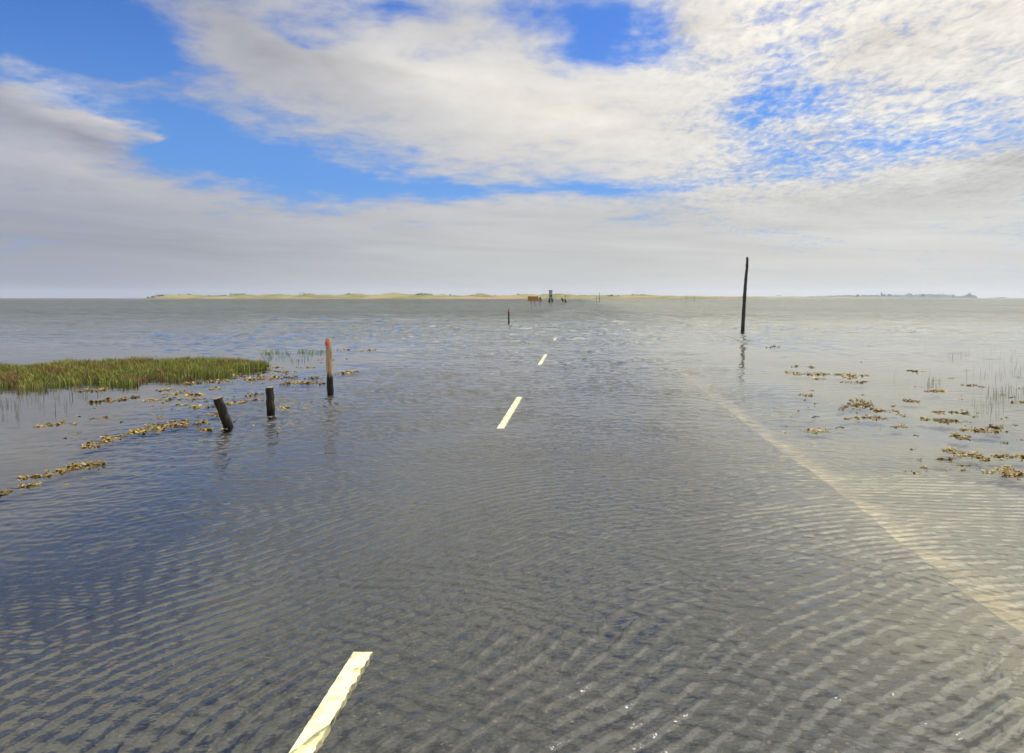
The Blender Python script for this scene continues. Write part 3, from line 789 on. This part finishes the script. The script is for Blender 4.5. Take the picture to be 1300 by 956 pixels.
# ------------------------------------------------------------------ grass
def blades(pts_, seed, hgt, pal, width=0.006, curve=0.25):
    rnd = np.random.RandomState(seed); N = len(pts_)
    P = np.array(pts_); x, y, s = P[:, 0], P[:, 1], P[:, 2]
    a = rnd.uniform(0, 2 * PI, N); lean = np.abs(rnd.normal(0, curve, N)); h = hgt * s * rnd.uniform(0.55, 1.15, N)
    wa = rnd.uniform(0, PI, N); w = width * rnd.uniform(0.6, 1.4, N)
    dx, dy = np.cos(a) * lean * h, np.sin(a) * lean * h
    sx, sy = np.cos(wa) * w, np.sin(wa) * w
    z0 = np.full(N, -0.09)
    V = np.stack([np.stack([x - sx, y - sy, z0], 1), np.stack([x + sx, y + sy, z0], 1),
                  np.stack([x + dx * .35 + sx * .8, y + dy * .35 + sy * .8, h * .55], 1), np.stack([x + dx * .35 - sx * .8, y + dy * .35 - sy * .8, h * .55], 1),
                  np.stack([x + dx, y + dy, h], 1)], 1)
    i = np.arange(N)[:, None] * 5
    Fc = np.concatenate([i + np.array([[0, 1, 2]]), i + np.array([[0, 2, 3]]), i + np.array([[3, 2, 4]])], 0)
    pal = np.array(pal)
    # clumps of one kind: colour picked by position
    pick = np.array([mnoise.noise(Vector((px * 1.1, py * 1.5, seed))) for px, py in zip(x, y)])
    idx = np.clip(((pick * 1.1 + 0.5 + rnd.normal(0, 0.22, N)) * len(pal)).astype(int), 0, len(pal) - 1)
    c = pal[idx] * rnd.uniform(0.7, 1.35, N)[:, None]
    tip = c * np.array([1.25, 1.1, 0.9])
    C = np.stack([c * .8, c * .8, c, c, tip], 1)
    C = np.concatenate([C, np.ones((N, 5, 1))], 2)
    return V.reshape(-1, 3), Fc, C.reshape(-1, 4)

def interp(tab, x):
    for (x0, y0), (x1, y1) in zip(tab, tab[1:]):
        if x <= x1: return y0 + (y1 - y0) * (x - x0) / (x1 - x0)
    return tab[-1][1]
bot = [(-160, 494), (0, 493), (60, 491), (100, 487), (165, 486), (205, 481), (245, 480), (292, 474), (342, 468)]
top = [(-160, 472), (0, 470), (60, 466), (100, 462), (200, 459), (300, 461), (342, 465.5)]
rnd = random.Random(3); G = []
while len(G) < 52000:
    px = rnd.uniform(-160, 344)
    y0, y1 = interp(bot, px), interp(top, px)
    Z0, Z1 = at(px, y0).y, at(px, y1).y
    Z = rnd.uniform(Z0 - 0.5, Z1 + 0.8)
    X = ray(px, 470).x / ray(px, 470).y * Z
    e = min(Z - Z0, Z1 - Z)
    nz = mnoise.noise(Vector((X * 1.6, Z * 1.3, 0))) + 0.5 * mnoise.noise(Vector((X * 5, Z * 4, 4)))
    thr = 0.40 + e * 1.0 + nz * 1.3
    if px > 290: thr -= (px - 290) / 90
    if rnd.random() > thr: continue
    sh = 0.70 + 0.24 * mnoise.noise(Vector((X * 3.7, Z * 3.1, 19))) + 0.38 * mnoise.noise(Vector((X * 0.9, Z * 0.8, 9))) + 0.10 * rnd.random()
    if e < 0.3: sh *= 0.8
    G.append((X, Z, max(sh, 0.35)))
GREEN = [(0.20, 0.125, 0.05), (0.18, 0.145, 0.045), (0.14, 0.14, 0.03), (0.17, 0.22, 0.035), (0.30, 0.36, 0.055), (0.22, 0.27, 0.045), (0.11, 0.13, 0.025)]
V, Fc, C = blades(G, 2, 0.235, [(a_ * .82, b_ * .80, c_ * .85) for a_, b_, c_ in GREEN], 0.006, 0.45)
tag(mesh_np('marsh_grass', V, Fc, M_grass, cols=C), 'dense green and brown marsh grass bank in the water on the left', 'grass', kind='stuff')

def sparse(regions, seed, hgt, pal, label, w=0.004):
    rnd = random.Random(seed); G = []
    for (x0, y0, x1, y1, cnt, cl) in regions:
        for _ in range(cnt):
            px, py = rnd.uniform(x0, x1), rnd.uniform(y0, y1)
            if mnoise.noise(Vector((px * 0.03, py * 0.12, seed))) < -0.08: continue
            for _ in range(rnd.randint(1, cl)):
                p = at(px + rnd.gauss(0, 2.0), py + rnd.gauss(0, 0.3)); G.append((p.x, p.y, rnd.uniform(0.4, 1.1)))
    V, Fc, C = blades(G, seed, hgt, pal, w, 0.18)
    return tag(mesh_np('sparse_reeds', V, Fc, M_grass, cols=C), label, 'reeds', kind='stuff')
REED = [(0.15, 0.15, 0.10), (0.11, 0.115, 0.08), (0.19, 0.17, 0.10)]
sparse([(0, 493, 110, 505, 60, 3), (0, 505, 90, 530, 60, 3), (60, 492, 130, 500, 20, 2)], 21, 0.20, REED, 'thin scattered reeds in front of the green grass on the far left', 0.0025)
sparse([(250, 452, 400, 462, 160, 3), (330, 445, 420, 450, 200, 4)], 22, 0.10, GREEN[2:], 'thin green reeds behind the right tip of the grass bank', 0.005)
sparse([(1175, 478, 1195, 494, 26, 3), (1225, 465, 1300, 480, 50, 2), (1255, 488, 1300, 510, 70, 3), (1200, 448, 1290, 458, 60, 3), (1130, 470, 1180, 490, 14, 2), (1235, 510, 1275, 530, 26, 2), (1150, 440, 1300, 452, 24, 2)],
       23, 0.24, REED, 'faint thin reeds standing in the water near the right edge', 0.0018)

# ------------------------------------------------------------------ dunes and islands
def land_fn(c1, c2, c3, sand, s=1.0):
    def fn(n):
        g = n.node('ShaderNodeNewGeometry').outputs['Position']
        x, y, z = n.sep(g)
        a = n.noise(n.mapping(g, scale=(1, 0.6, 3)), 0.018 * s, 6, 0.65)
        b_ = n.noise(n.mapping(g, scale=(1, 1, 5)), 0.055 * s, 5, 0.7)
        col = n.mix(n.maprange(a, 0.38, 0.62), c4(c1), c4(c2))
        col = n.mix(n.maprange(b_, 0.56, 0.68, 0.0, 0.9), col, c4(c3))
        zz = n.add(z, n.mul(n.sub(n.noise(g, 0.006, 3, 0.6), 0.42), 9.0))
        col = n.mix(n.maprange(zz, 0.4, 1.5, 1.0, 0.0), col, c4(sand))
        return col, b_, 0.6
    return fn
M_dune = surface('marram_dunes', land_fn((0.115, 0.12, 0.028), (0.22, 0.18, 0.065), (0.05, 0.055, 0.02), (0.34, 0.19, 0.11)), 0.95, 0.1)
M_links = surface('grassy_links', land_fn((0.14, 0.14, 0.07), (0.20, 0.19, 0.10), (0.06, 0.07, 0.04), (0.25, 0.22, 0.14), 0.5), 0.95, 0.1)
M_isle = surface('dark_island_grass', land_fn((0.045, 0.06, 0.045), (0.07, 0.085, 0.06), (0.03, 0.04, 0.035), (0.06, 0.07, 0.06), 0.4), 0.95, 0.1)
M_scrub = mottled('dark_scrub', (0.022, 0.028, 0.014), (0.055, 0.06, 0.03), 0.3, 0.9, 0.1)

def ridge(name, prof, Y, depth, mat, rows=26, step=1.2, rough=0.25, seed=0.0):
    """land strip whose skyline follows prof [(px, px above horizon)] at distance Y; front slope runs down into the water"""
    x0, x1 = prof[0][0], prof[-1][0]
    n_ = int((x1 - x0) / step * 2) + 2
    V = []
    for j in range(rows):
        v = j / (rows - 1)
        for i in range(n_):
            px = x0 + (x1 - x0) * i / (n_ - 1)
            up = interp(prof, px); p = far(px, Y, up)
            hz = max(p.z, 0.02)
            X = p.x
            bell = math.sin(PI * min(v / 0.96, 1)) ** 0.75 if v < 1 else 0
            crest_v = 0.45 + 0.25 * mnoise.noise(Vector((X * 0.006, seed, 1)))
            bell = math.exp(-((v - crest_v) / 0.30) ** 2) * min(1, v * 7) * min(1, (1 - v) * 6)
            hum = mnoise.noise(Vector((X * 0.022, v * 4.0, seed))) + 0.5 * mnoise.noise(Vector((X * 0.06, v * 9.0, seed + 3)))
            z = hz * (bell * (1 - rough * 0.5) + rough * hum * min(1, v * 5) * (0.4 + bell)) - 0.25 * (1 - min(1, v * 10))
            V.append((X * (1 + depth * v / Y), Y + depth * v, z))
    i = np.arange(rows * n_).reshape(rows, n_)
    Fc = np.stack([i[:-1, :-1].ravel(), i[:-1, 1:].ravel(), i[1:, 1:].ravel(), i[1:, :-1].ravel()], 1)
    return tag(mesh_np(name, V, Fc, mat, smooth=True), kind='structure')
dune_prof = [(178,-0.6),(190,0.1),(198,1.8),(205,3.6),(214,4.3),(225,3.8),(236,5.2),(250,4.6),(262,4.0),(272,3.4),(285,3.6),(296,5.0),(308,5.9),(318,5.3),(332,5.6),(350,4.8),(365,4.3),(380,5.6),(388,6.6),(396,5.8),(402,4.4),(420,4.0),(432,3.8),(440,5.4),(448,6.6),(456,5.6),(470,5.1),(490,5.0),(500,6.6),(510,6.0),(520,5.0),(530,5.2),(540,5.8),(552,5.5),(562,5.4),(568,3.9),(590,3.5),(602,4.0),(606,5.7),(616,5.2),(622,3.6),(640,3.8),(652,4.4),(664,5.6),(674,5.0),(682,3.8),(690,5.4),(700,4.8),(712,5.3),(722,4.8),(732,3.6),(745,3.8),(760,3.6),(775,3.9),(790,3.4),(800,4.4),(812,4.9),(822,4.2),(835,2.9),(850,2.6),(870,2.4),(900,1.8),(930,1.2),(960,0.6)]
dune_prof = [(a, b_ * 1.0) for a, b_ in dune_prof]
ridge('dunes', dune_prof, 1400.0, 260.0, M_dune, 30, 0.9, 0.22, 1.0)
ridge('far_links', [(700,-0.3),(730,2.0),(760,3.6),(775,4.4),(790,3.8),(806,4.9),(815,4.9),(832,3.4),(860,3.0),(900,2.4),(950,2.0),(985,2.0),(1010,2.1),(1050,1.7),(1100,1.2),(1150,0.3)], 2500.0, 500.0, M_links, 20, 1.4, 0.15, 5.0)
ridge('island', [(950,0),(985,1.2),(1030,1.6),(1050,2.1),(1066,2.9),(1076,3.4),(1100,3.4),(1120,3.7),(1145,3.8),(1165,3.9),(1190,4.6),(1203,4.4),(1209,2.7),(1218,2.3),(1224,3.2),(1230,4.0),(1237,3.6),(1240,2.0),(1241.5,-0.4)], 4000.0, 500.0, M_isle, 20, 0.8, 0.12, 9.0)
ridge('low_islet', [(1254,-0.4),(1262,0.3),(1268,0.9),(1276,0.8),(1279,-0.4)], 4600.0, 120.0, M_isle, 10, 0.6, 0.1, 12.0)
# dim sandbank on the far left horizon
bm = bmesh.new()
M_bank = mottled('wet_sandbank', (0.15, 0.13, 0.10), (0.22, 0.19, 0.14), 0.02, 0.6, 0.3)
prev = None
for k in range(60):
    px = -160 + 400 * k / 59
    a_ = far(px, 720); c_ = far(px, 900); z_ = 0.10 + 0.1 * mnoise.noise(Vector((k * 0.4, 0, 0)))
    ring = [bm.verts.new((a_.x, a_.y, -0.2)), bm.verts.new(((a_.x + c_.x) / 2, 800, z_)), bm.verts.new((c_.x, c_.y, z_)), bm.verts.new((c_.x * 1.1, 1000, -0.2))]
    if prev:
        for j in range(3): bm.faces.new((prev[j], ring[j], ring[j + 1], prev[j + 1]))
    prev = ring
tag(bm_obj('sandbank', bm, M_bank, None, True), kind='structure')

# clumps: lumpy leafy masses for scrub, trees and the village wood
def clump(bm, c, r, rnd, flat=0.8, n_=1):
    for _ in range(n_):
        q = Vector((rnd.uniform(-1, 1), rnd.uniform(-1, 1), rnd.uniform(-0.3, 0.6))) * r * 0.6
        res = bmesh.ops.create_icosphere(bm, subdivisions=2, radius=r * rnd.uniform(0.5, 0.85))
        for v in res['verts']:
            k = 1 + 0.35 * mnoise.noise(v.co * (2.2 / r) + Vector((c[0], c[1], 0)))
            v.co = Vector((v.co.x * k, v.co.y * k, v.co.z * k * flat)) + q + Vector(c)

rnd = random.Random(77)
bm = bmesh.new()
def dune_top(px): return far(px, 1400.0 + 110, interp(dune_prof, px) * 1.0)
for px0, px1, cnt, r in ((196, 214, 26, 3.2), (296, 312, 18, 2.2), (226, 246, 7, 2.0), (382, 398, 8, 2.0), (440, 445, 5, 2.4), (530, 552, 22, 2.6), (597, 601, 3, 2.4), (618, 620, 2, 2), (770, 785, 14, 3.2), (800, 826, 12, 2.6), (270, 288, 14, 2.2), (655, 660, 3, 2.4), (425, 432, 4, 2)):
    for _ in range(cnt):
        p = dune_top(rnd.uniform(px0, px1)); clump(bm, (p.x, p.y - rnd.uniform(0, 30), max(0.8, p.z - r * rnd.uniform(0.3, 1.2))), r * rnd.uniform(0.6, 1.1), rnd, 0.6)
tag(bm_obj('dune_scrub', bm, M_scrub, None, True), 'dark scrub growing in clumps along the dune crests', 'scrub', kind='stuff')

M_bark = mottled('grey_bark', (0.05, 0.045, 0.035), (0.10, 0.09, 0.07), 2)
def tree(px, h_px, lab, Y, z, seed, grp=None):
    rnd = random.Random(seed); u = Y / F; h = h_px * u
    p = far(px, Y, 0)
    root = empty('tree', (p.x, Y, z)); tag(root, lab, 'tree', grp)
    bm = bmesh.new(); tube(bm, [(0, 0, -1), (0.1, 0, h * 0.3), (0, 0.1, h * 0.6)], [0.35, 0.28, 0.15], 8, 0.1); bm_obj('trunk', bm, M_bark, root)
    bm = bmesh.new()
    for _ in range(12):
        a = rnd.uniform(0, 2 * PI); rr = rnd.uniform(0, 0.36) * h
        clump(bm, (math.cos(a) * rr, math.sin(a) * rr, h * rnd.uniform(0.45, 0.85)), h * 0.24, rnd, 0.9)
    bm_obj('crown', bm, M_scrub, root, True)
tree(571.5, 2.6, 'larger round tree on the dunes left of the red-marked far post', 1470, 5.0, 1, 'trees on the low dunes')
tree(576.5, 1.5, 'small tree just right of the larger round tree on the dunes', 1470, 5.0, 2, 'trees on the low dunes')
tree(629.0, 1.8, 'small lone tree on the dune skyline left of the brown board', 1470, 5.0, 3, 'trees on the low dunes')
tree(582.0, 1.1, 'lowest tree at the right end of the dune tree row', 1470, 4.8, 4, 'trees on the low dunes')
tree(987.0, 1.8, 'tiny tree right of the tall bent pole, left of a pair', 2750, 7.2, 5, 'paired trees on the far shore')
tree(990.5, 1.7, 'tiny tree right of the tall bent pole, right of a pair', 2750, 7.2, 6, 'paired trees on the far shore')

isl = [(950,0),(1030,1.6),(1050,2.1),(1066,2.9),(1076,3.4),(1100,3.4),(1120,3.7),(1145,3.8),(1165,3.9),(1190,4.6),(1203,4.4),(1209,2.7),(1218,2.3)]
bm = bmesh.new(); rnd = random.Random(9)
for _ in range(230):
    px = rnd.uniform(1004, 1206)
    if mnoise.noise(Vector((px * 0.12, 2, 0))) < -0.15: continue
    p = far(px, 4200, interp(isl, px)); r = rnd.uniform(3.0, 6.0)
    clump(bm, (p.x, 4200 + rnd.uniform(-60, 40), max(1.5, p.z - r * rnd.uniform(0.0, 0.9))), r, rnd, 0.6)
for _ in range(14):
    px = rnd.uniform(1150, 1156); p = far(px, 4200, 5.0 - abs(px - 1153) * 0.3); clump(bm, (p.x, 4190, p.z), 4.5, rnd, 0.8)
tag(bm_obj('village_wood', bm, M_scrub, None, True), 'blue-grey mass of trees along the far island village', 'wood', kind='stuff')

M_stone = mottled('dark_far_stone', (0.07, 0.07, 0.065), (0.11, 0.105, 0.095), 0.2)
M_slate = mottled('dark_slate', (0.03, 0.035, 0.04), (0.05, 0.055, 0.06), 0.5)
def gable(bm, x0, x1, y0, y1, z0, z1, zr):
    v = [bm.verts.new(q) for q in ((x0, y0, z0), (x1, y0, z0), (x1, y1, z0), (x0, y1, z0), (x0, y0, z1), (x1, y0, z1), (x1, y1, z1), (x0, y1, z1), (x0, (y0 + y1) / 2, zr), (x1, (y0 + y1) / 2, zr))]
    for f in ((0, 1, 5, 4), (2, 3, 7, 6), (3, 0, 4, 8, 7), (1, 2, 6, 9, 5), (4, 5, 9, 8), (6, 7, 8, 9)): bm.faces.new([v[i] for i in f])
p = far(1119, 4150, 0); root = empty('church', (p.x, 4150, 12)); tag(root, 'far church tower rising above the island trees', 'church')
bm = bmesh.new(); box(bm, (0, 0, 10), (6, 6, 20), bev=0.1)
for s in (-1, 1):
    for q in (-1, 1): box(bm, (s * 2.4, q * 2.4, 20.6), (1.1, 1.1, 1.6))
bm_obj('tower', bm, M_stone, root)
bm = bmesh.new(); gable(bm, 3.2, 22, -5, 5, -2, 8, 12); bm_obj('nave', bm, M_slate, root)
for px, up, w_, lab in ((1089, 2.6, 16, 'low house at the left end of the island village'), (1129, 3.1, 20, 'house right of the church tower on the far island'), (1172, 3.2, 22, 'house at the right of the island village'), (1210.5, 2.4, 9, 'lone small house in the dip before the castle rock')):
    p = far(px, 4120, up); root = empty('house', (p.x, 4120, p.z - 4)); tag(root, lab, 'house', 'houses of the far island village')
    bm = bmesh.new(); box(bm, (0, 0, 3.0), (w_ - 1, 7, 10)); bm_obj('wall', bm, M_stone, root)
    bm = bmesh.new(); gable(bm, -w_ / 2, w_ / 2, -4, 4, 8.0, 8.1, 11.5); bm_obj('roof', bm, M_slate, root)
p = far(1230.5, 4150, 3.4); root = empty('castle', (p.x, 4150, p.z)); tag(root, 'small castle on the rock at the right end of the island', 'castle')
bm = bmesh.new(); box(bm, (0, 0, 1.5), (22, 14, 7), bev=0.1); box(bm, (-13, 0, -0.5), (8, 12, 4)); bm_obj('wall', bm, M_stone, root)
bm = bmesh.new(); box(bm, (1.5, 0, 6.0), (6, 6, 16), bev=0.1); bm_obj('tower', bm, M_stone, root)

# ------------------------------------------------------------------ air
HAZE = True
if HAZE:
    bm = bmesh.new(); box(bm, (0, 2400, 28.5), (11000, 5600, 59))
    m, n = material('haze_air')
    pv = n.node('ShaderNodeVolumePrincipled'); o = n.node('ShaderNodeOutputMaterial')
    pv.inputs['Color'].default_value = (0.74, 0.81, 1.0, 1); pv.inputs['Density'].default_value = 0.00007; pv.inputs['Anisotropy'].default_value = 0.2
    n.l.new(pv.outputs[0], o.inputs['Volume'])
    hz = bm_obj('haze', bm, m); tag(hz, 'thin blue-grey sea haze lying over the whole bay', 'haze', kind='stuff')

# ------------------------------------------------------------------ sky
SUN_AZ, SUN_EL = 53.0, 50.0       # degrees right of the view axis, above the horizon
W = bpy.data.worlds.new('World'); sc.world = W; W.use_nodes = True
n = NT(W.node_tree); W.node_tree.nodes.clear()
D = n.node('ShaderNodeTexCoord').outputs['Generated']
dx, dy, dz = n.sep(D)
sky = n.node('ShaderNodeTexSky', sky_type='NISHITA'); sky.sun_disc = False
sky.sun_elevation = R(SUN_EL); sky.sun_rotation = R(SUN_AZ); sky.altitude = 0; sky.air_density = 1.0; sky.dust_density = 0.6; sky.ozone_density = 2.5
az = n.math('ARCTAN2', dx, dy); el = n.math('ARCSINE', dz)
inv = n.math('DIVIDE', 1.0, n.add(n.math('MAXIMUM', dz, 0.0), 0.13))
q = n.xyz(n.mul(dx, inv), n.mul(dy, inv), 0.0)               # where the view meets the cloud layer
w1 = n.vm('SUBTRACT', n.noise(q, 0.9, 5, 0.55, out='Color'), (0.5, 0.5, 0.5))
w2 = n.vm('SUBTRACT', n.noise(n.vm('ADD', q, (7, 3, 0)), 3.4, 4, 0.62, out='Color'), (0.5, 0.5, 0.5))
elw = n.maprange(el, 0.0, 0.3, 0.12, 1.0)
wsum = n.vm('ADD', n.vm('SCALE', w1, scale=0.20), n.vm('SCALE', w2, scale=0.085))
wx_, wy_, _ = n.sep(wsum)
P = n.xyz(n.add(az, wx_), n.add(el, n.mul(n.mul(wy_, elw), 0.7)), 0.0)

def blob(px, py, rx, ry, rot=0.0, src=None):
    a, e = azel(px, py)
    k = 1 / F
    mp = n.mapping(src or P, loc=(a, e, 0), rot=(0, 0, R(rot)), scale=(rx * k, ry * k, 1), typ='TEXTURE')
    g_ = n.node('ShaderNodeTexGradient', gradient_type='QUADRATIC_SPHERE'); n.l.new(mp, g_.inputs[0])
    return g_.outputs['Fac']
def total(items, src=None):
    acc = None
    for amp, args in items:
        v = n.mul(blob(*args, src=src), amp)
        acc = v if acc is None else n.add(acc, v)
    return acc

# cover: + cloud, - clear
cover = total([
    (-2.6, (30, 25, 235, 105, -6)), (-1.0, (165, 50, 110, 55, -10)), (-0.9, (232, 128, 70, 28, -25)), (-0.9, (95, -60, 200, 60, 0)),
    (-2.6, (290, 192, 190, 66, -12)), (-1.7, (420, 217, 210, 44, -6)), (-1.3, (570, 233, 190, 30, -3)), (-1.3, (760, 237, 200, 26, 2)),
    (-2.0, (765, 48, 105, 72, 20)), (-1.1, (690, 15, 110, 45, 10)), (-1.0, (480, 2, 170, 32, 0)), (-0.9, (370, 42, 90, 24, -15)),
    (-0.85, (965, 140, 110, 75, 30)), (-0.6, (1060, 140, 170, 40, -8)), (-0.6, (1190, 165, 120, 32, -10)), (-0.6, (995, 72, 90, 36, 0)),
    (-1.8, (-240, -30, 260, 150, 0)), (-0.5, (-60, -170, 300, 100, 0)),
    (1.3, (60, 140, 230, 62, -12)), (0.8, (170, 152, 80, 16, -12)), (1.0, (212, 170, 60, 11, 0)), (0.75, (335, 222, 55, 9, 0)),
    (1.5, (720, 150, 330, 95, -4)), (1.1, (480, 120, 300, 85, -14)), (0.8, (300, 60, 200, 70, -25)), (0.8, (175, 92, 90, 20, 0)),
    (1.2, (650, 330, 1500, 120, 0)), (0.8, (60, 240, 300, 70, -4)), (0.7, (560, 30, 120, 30, -10)),
    (1.0, (1250, 40, 330, 110, 0)), (0.9, (900, 30, 90, 60, 0)), (0.9, (1200, 230, 380, 70, 0)), (0.9, (650, -400, 1800, 360, 0)),
])
f1 = n.noise(n.mapping(q, rot=(0, 0, R(20)), scale=(0.85, 1.1, 1)), 1.6, 6, 0.58, 0.3)
f2 = n.noise(n.mapping(n.vm('ADD', q, (3, 9, 0)), rot=(0, 0, R(-15)), scale=(1.1, 1.15, 1)), 6.0, 5, 0.62, 0.2)
# rows of small altocumulus cells on the right
cell = n.noise(n.mapping(q, rot=(0, 0, R(12)), scale=(1.6, 1.0, 1)), 19.0, 3, 0.6, 0.4)
right = n.maprange(az, R(4), R(22))
dens = n.add(0.68, cover)
dens = n.add(dens, n.maprange(el, R(25), R(36), 0.0, 1.6))
dens = n.add(dens, n.mul(n.sub(f1, 0.5), 2.7))
dens = n.add(dens, n.mul(n.sub(f2, 0.5), 1.7))
dens = n.add(dens, n.mul(n.mul(n.sub(cell, 0.5), right), 2.1))
alpha = n.maprange(dens, -0.35, 1.15)
low = n.maprange(el, R(1.0), R(9.5), 1.0, 0.0)               # stratus closes in towards the horizon
alpha = n.math('MAXIMUM', alpha, n.mul(low, 0.93))
low2 = n.maprange(el, R(4.0), R(9.5), 1.0, 0.0)

# clear sky: nishita, deepened as through clean sea air
clear = n.mix(1.0, sky.outputs[0], c4((0.036, 0.066, 0.122)), 'MULTIPLY')
clear = n.mix(n.maprange(el, R(8), R(24), 0.55, 0.0), clear, c4((0.15, 0.34, 0.68)))

# cloud tone: lavender grey on the left, warm white towards the sun
tone = n.mix(n.maprange(az, R(-38), R(6)), c4((0.37, 0.38, 0.455)), c4((0.53, 0.53, 0.54)))
tone = n.mix(n.maprange(az, R(2), R(34)), tone, c4((0.62, 0.625, 0.62)))
P2 = n.xyz(n.add(az, n.mul(wx_, 0.6)), n.add(el, n.mul(n.mul(wy_, elw), 0.5)), 0.0)
warm = total([(0.95, (740, 150, 400, 130, -6)), (0.55, (560, 100, 330, 90, -14)), (0.75, (100, 118, 230, 42, -12)), (0.25, (140, 225, 300, 40, -8)), (0.5, (820, 70, 170, 70, 0)), (0.9, (1020, 5, 330, 110, 0)), (1.0, (1250, -20, 420, 200, 0)), (0.6, (1080, 175, 260, 60, 0)), (0.35, (980, 250, 300, 40, 8)), (1.0, (1500, -500, 900, 700, 0))], src=P2)
dim = total([(0.8, (1290, 200, 110, 55, 0)), (0.55, (1050, 172, 90, 28, 0)), (0.5, (1180, 250, 170, 30, 4)), (0.4, (1040, 245, 170, 30, 0)), (0.5, (110, 170, 220, 26, -12)), (0.35, (340, 60, 220, 60, -25)), (0.4, (470, 90, 260, 30, -10)), (0.35, (880, 275, 300, 30, 0)), (0.3, (1200, 330, 500, 60, 0)), (0.25, (150, 330, 600, 60, 0)), (0.5,(1090,60,120,60,0)), (0.5, (860,40,60,25,0))], src=P2)
tone = n.mix(n.maprange(el, R(22.5), R(34)), tone, c4((1.35, 1.34, 1.31)))
tone = n.mix(n.math('MINIMUM', warm, 1.0), tone, c4((0.80, 0.765, 0.70)))
hot = n.maprange(n.vm('DOT_PRODUCT', D, tuple(Vector((math.sin(R(SUN_AZ)) * math.cos(R(SUN_EL)), math.cos(R(SUN_AZ)) * math.cos(R(SUN_EL)), math.sin(R(SUN_EL)))))), 0.86, 1.0)
tone = n.mix(hot, tone, c4((3.2, 3.1, 2.9)))
shade = n.add(n.mul(n.sub(f1, 0.5), 0.45), n.mul(n.sub(f2, 0.5), n.maprange(right, 0.0, 1.0, 0.28, 0.60)))
shade = n.add(shade, n.mul(n.mul(n.sub(cell, 0.5), right), 0.55))
shade = n.mul(shade, n.maprange(low2, 0.0, 1.0, 1.0, 0.35))
shade = n.sub(n.add(1.0, shade), n.mul(dim, 0.45))
tone = n.vm('SCALE', tone, scale=shade)
# thick cores are greyer than thin edges only where they stand high
hor = n.mix(n.maprange(az, R(-36), R(2)), c4((0.30, 0.32, 0.375)), c4((0.49, 0.50, 0.495)))
hor = n.mix(n.maprange(az, R(2), R(22)), hor, c4((0.58, 0.58, 0.555)))
band = n.noise(n.xyz(n.mul(az, 2.6), n.add(n.mul(el, 34.0), n.mul(az, 1.5)), 0.0), 1.0, 5, 0.6, 0.5)
hor = n.vm('SCALE', hor, scale=n.add(1.0, n.mul(n.sub(band, 0.5), n.maprange(el, R(0.5), R(6), 0.2, 0.95))))
tone = n.mix(n.maprange(el, R(1.5), R(11), 1.0, 0.0), tone, hor)
skyc = n.mix(alpha, clear, tone)
below = n.maprange(dz, -0.02, 0.0, 0.0, 1.0)
skyc = n.mix(below, c4((0.16, 0.17, 0.17)), skyc)
bg = n.node('ShaderNodeBackground'); bg.inputs['Strength'].default_value = 1.0
n.l.new(skyc, bg.inputs['Color'])
wo = n.node('ShaderNodeOutputWorld'); n.l.new(bg.outputs[0], wo.inputs[0])
W.cycles.sampling_method = 'NONE'

# ------------------------------------------------------------------ sun
sd = bpy.data.lights.new('sun', 'SUN'); sd.energy = 3.8; sd.angle = R(0.55); sd.color = (1.0, 0.94, 0.84)
so = bpy.data.objects.new('sun', sd); COL.objects.link(so)
so.rotation_euler = (R(90 - SUN_EL), 0, R(180 - SUN_AZ))
so.location = (20, 20, 40)

# ------------------------------------------------------------------ render settings
sc.render.engine = 'CYCLES'
sc.view_settings.view_transform = 'Standard'; sc.view_settings.look = 'None'
sc.view_settings.exposure = 0.13; sc.view_settings.gamma = 1.0
sc.cycles.volume_step_rate = 1.0; sc.cycles.volume_max_steps = 64
sc.cycles.sample_clamp_direct = 2.6; sc.cycles.sample_clamp_indirect = 6.0
sc.cycles.max_bounces = 8; sc.cycles.transparent_max_bounces = 16; sc.cycles.volume_bounces = 1
sc.render.resolution_x = 1024; sc.render.resolution_y = 753
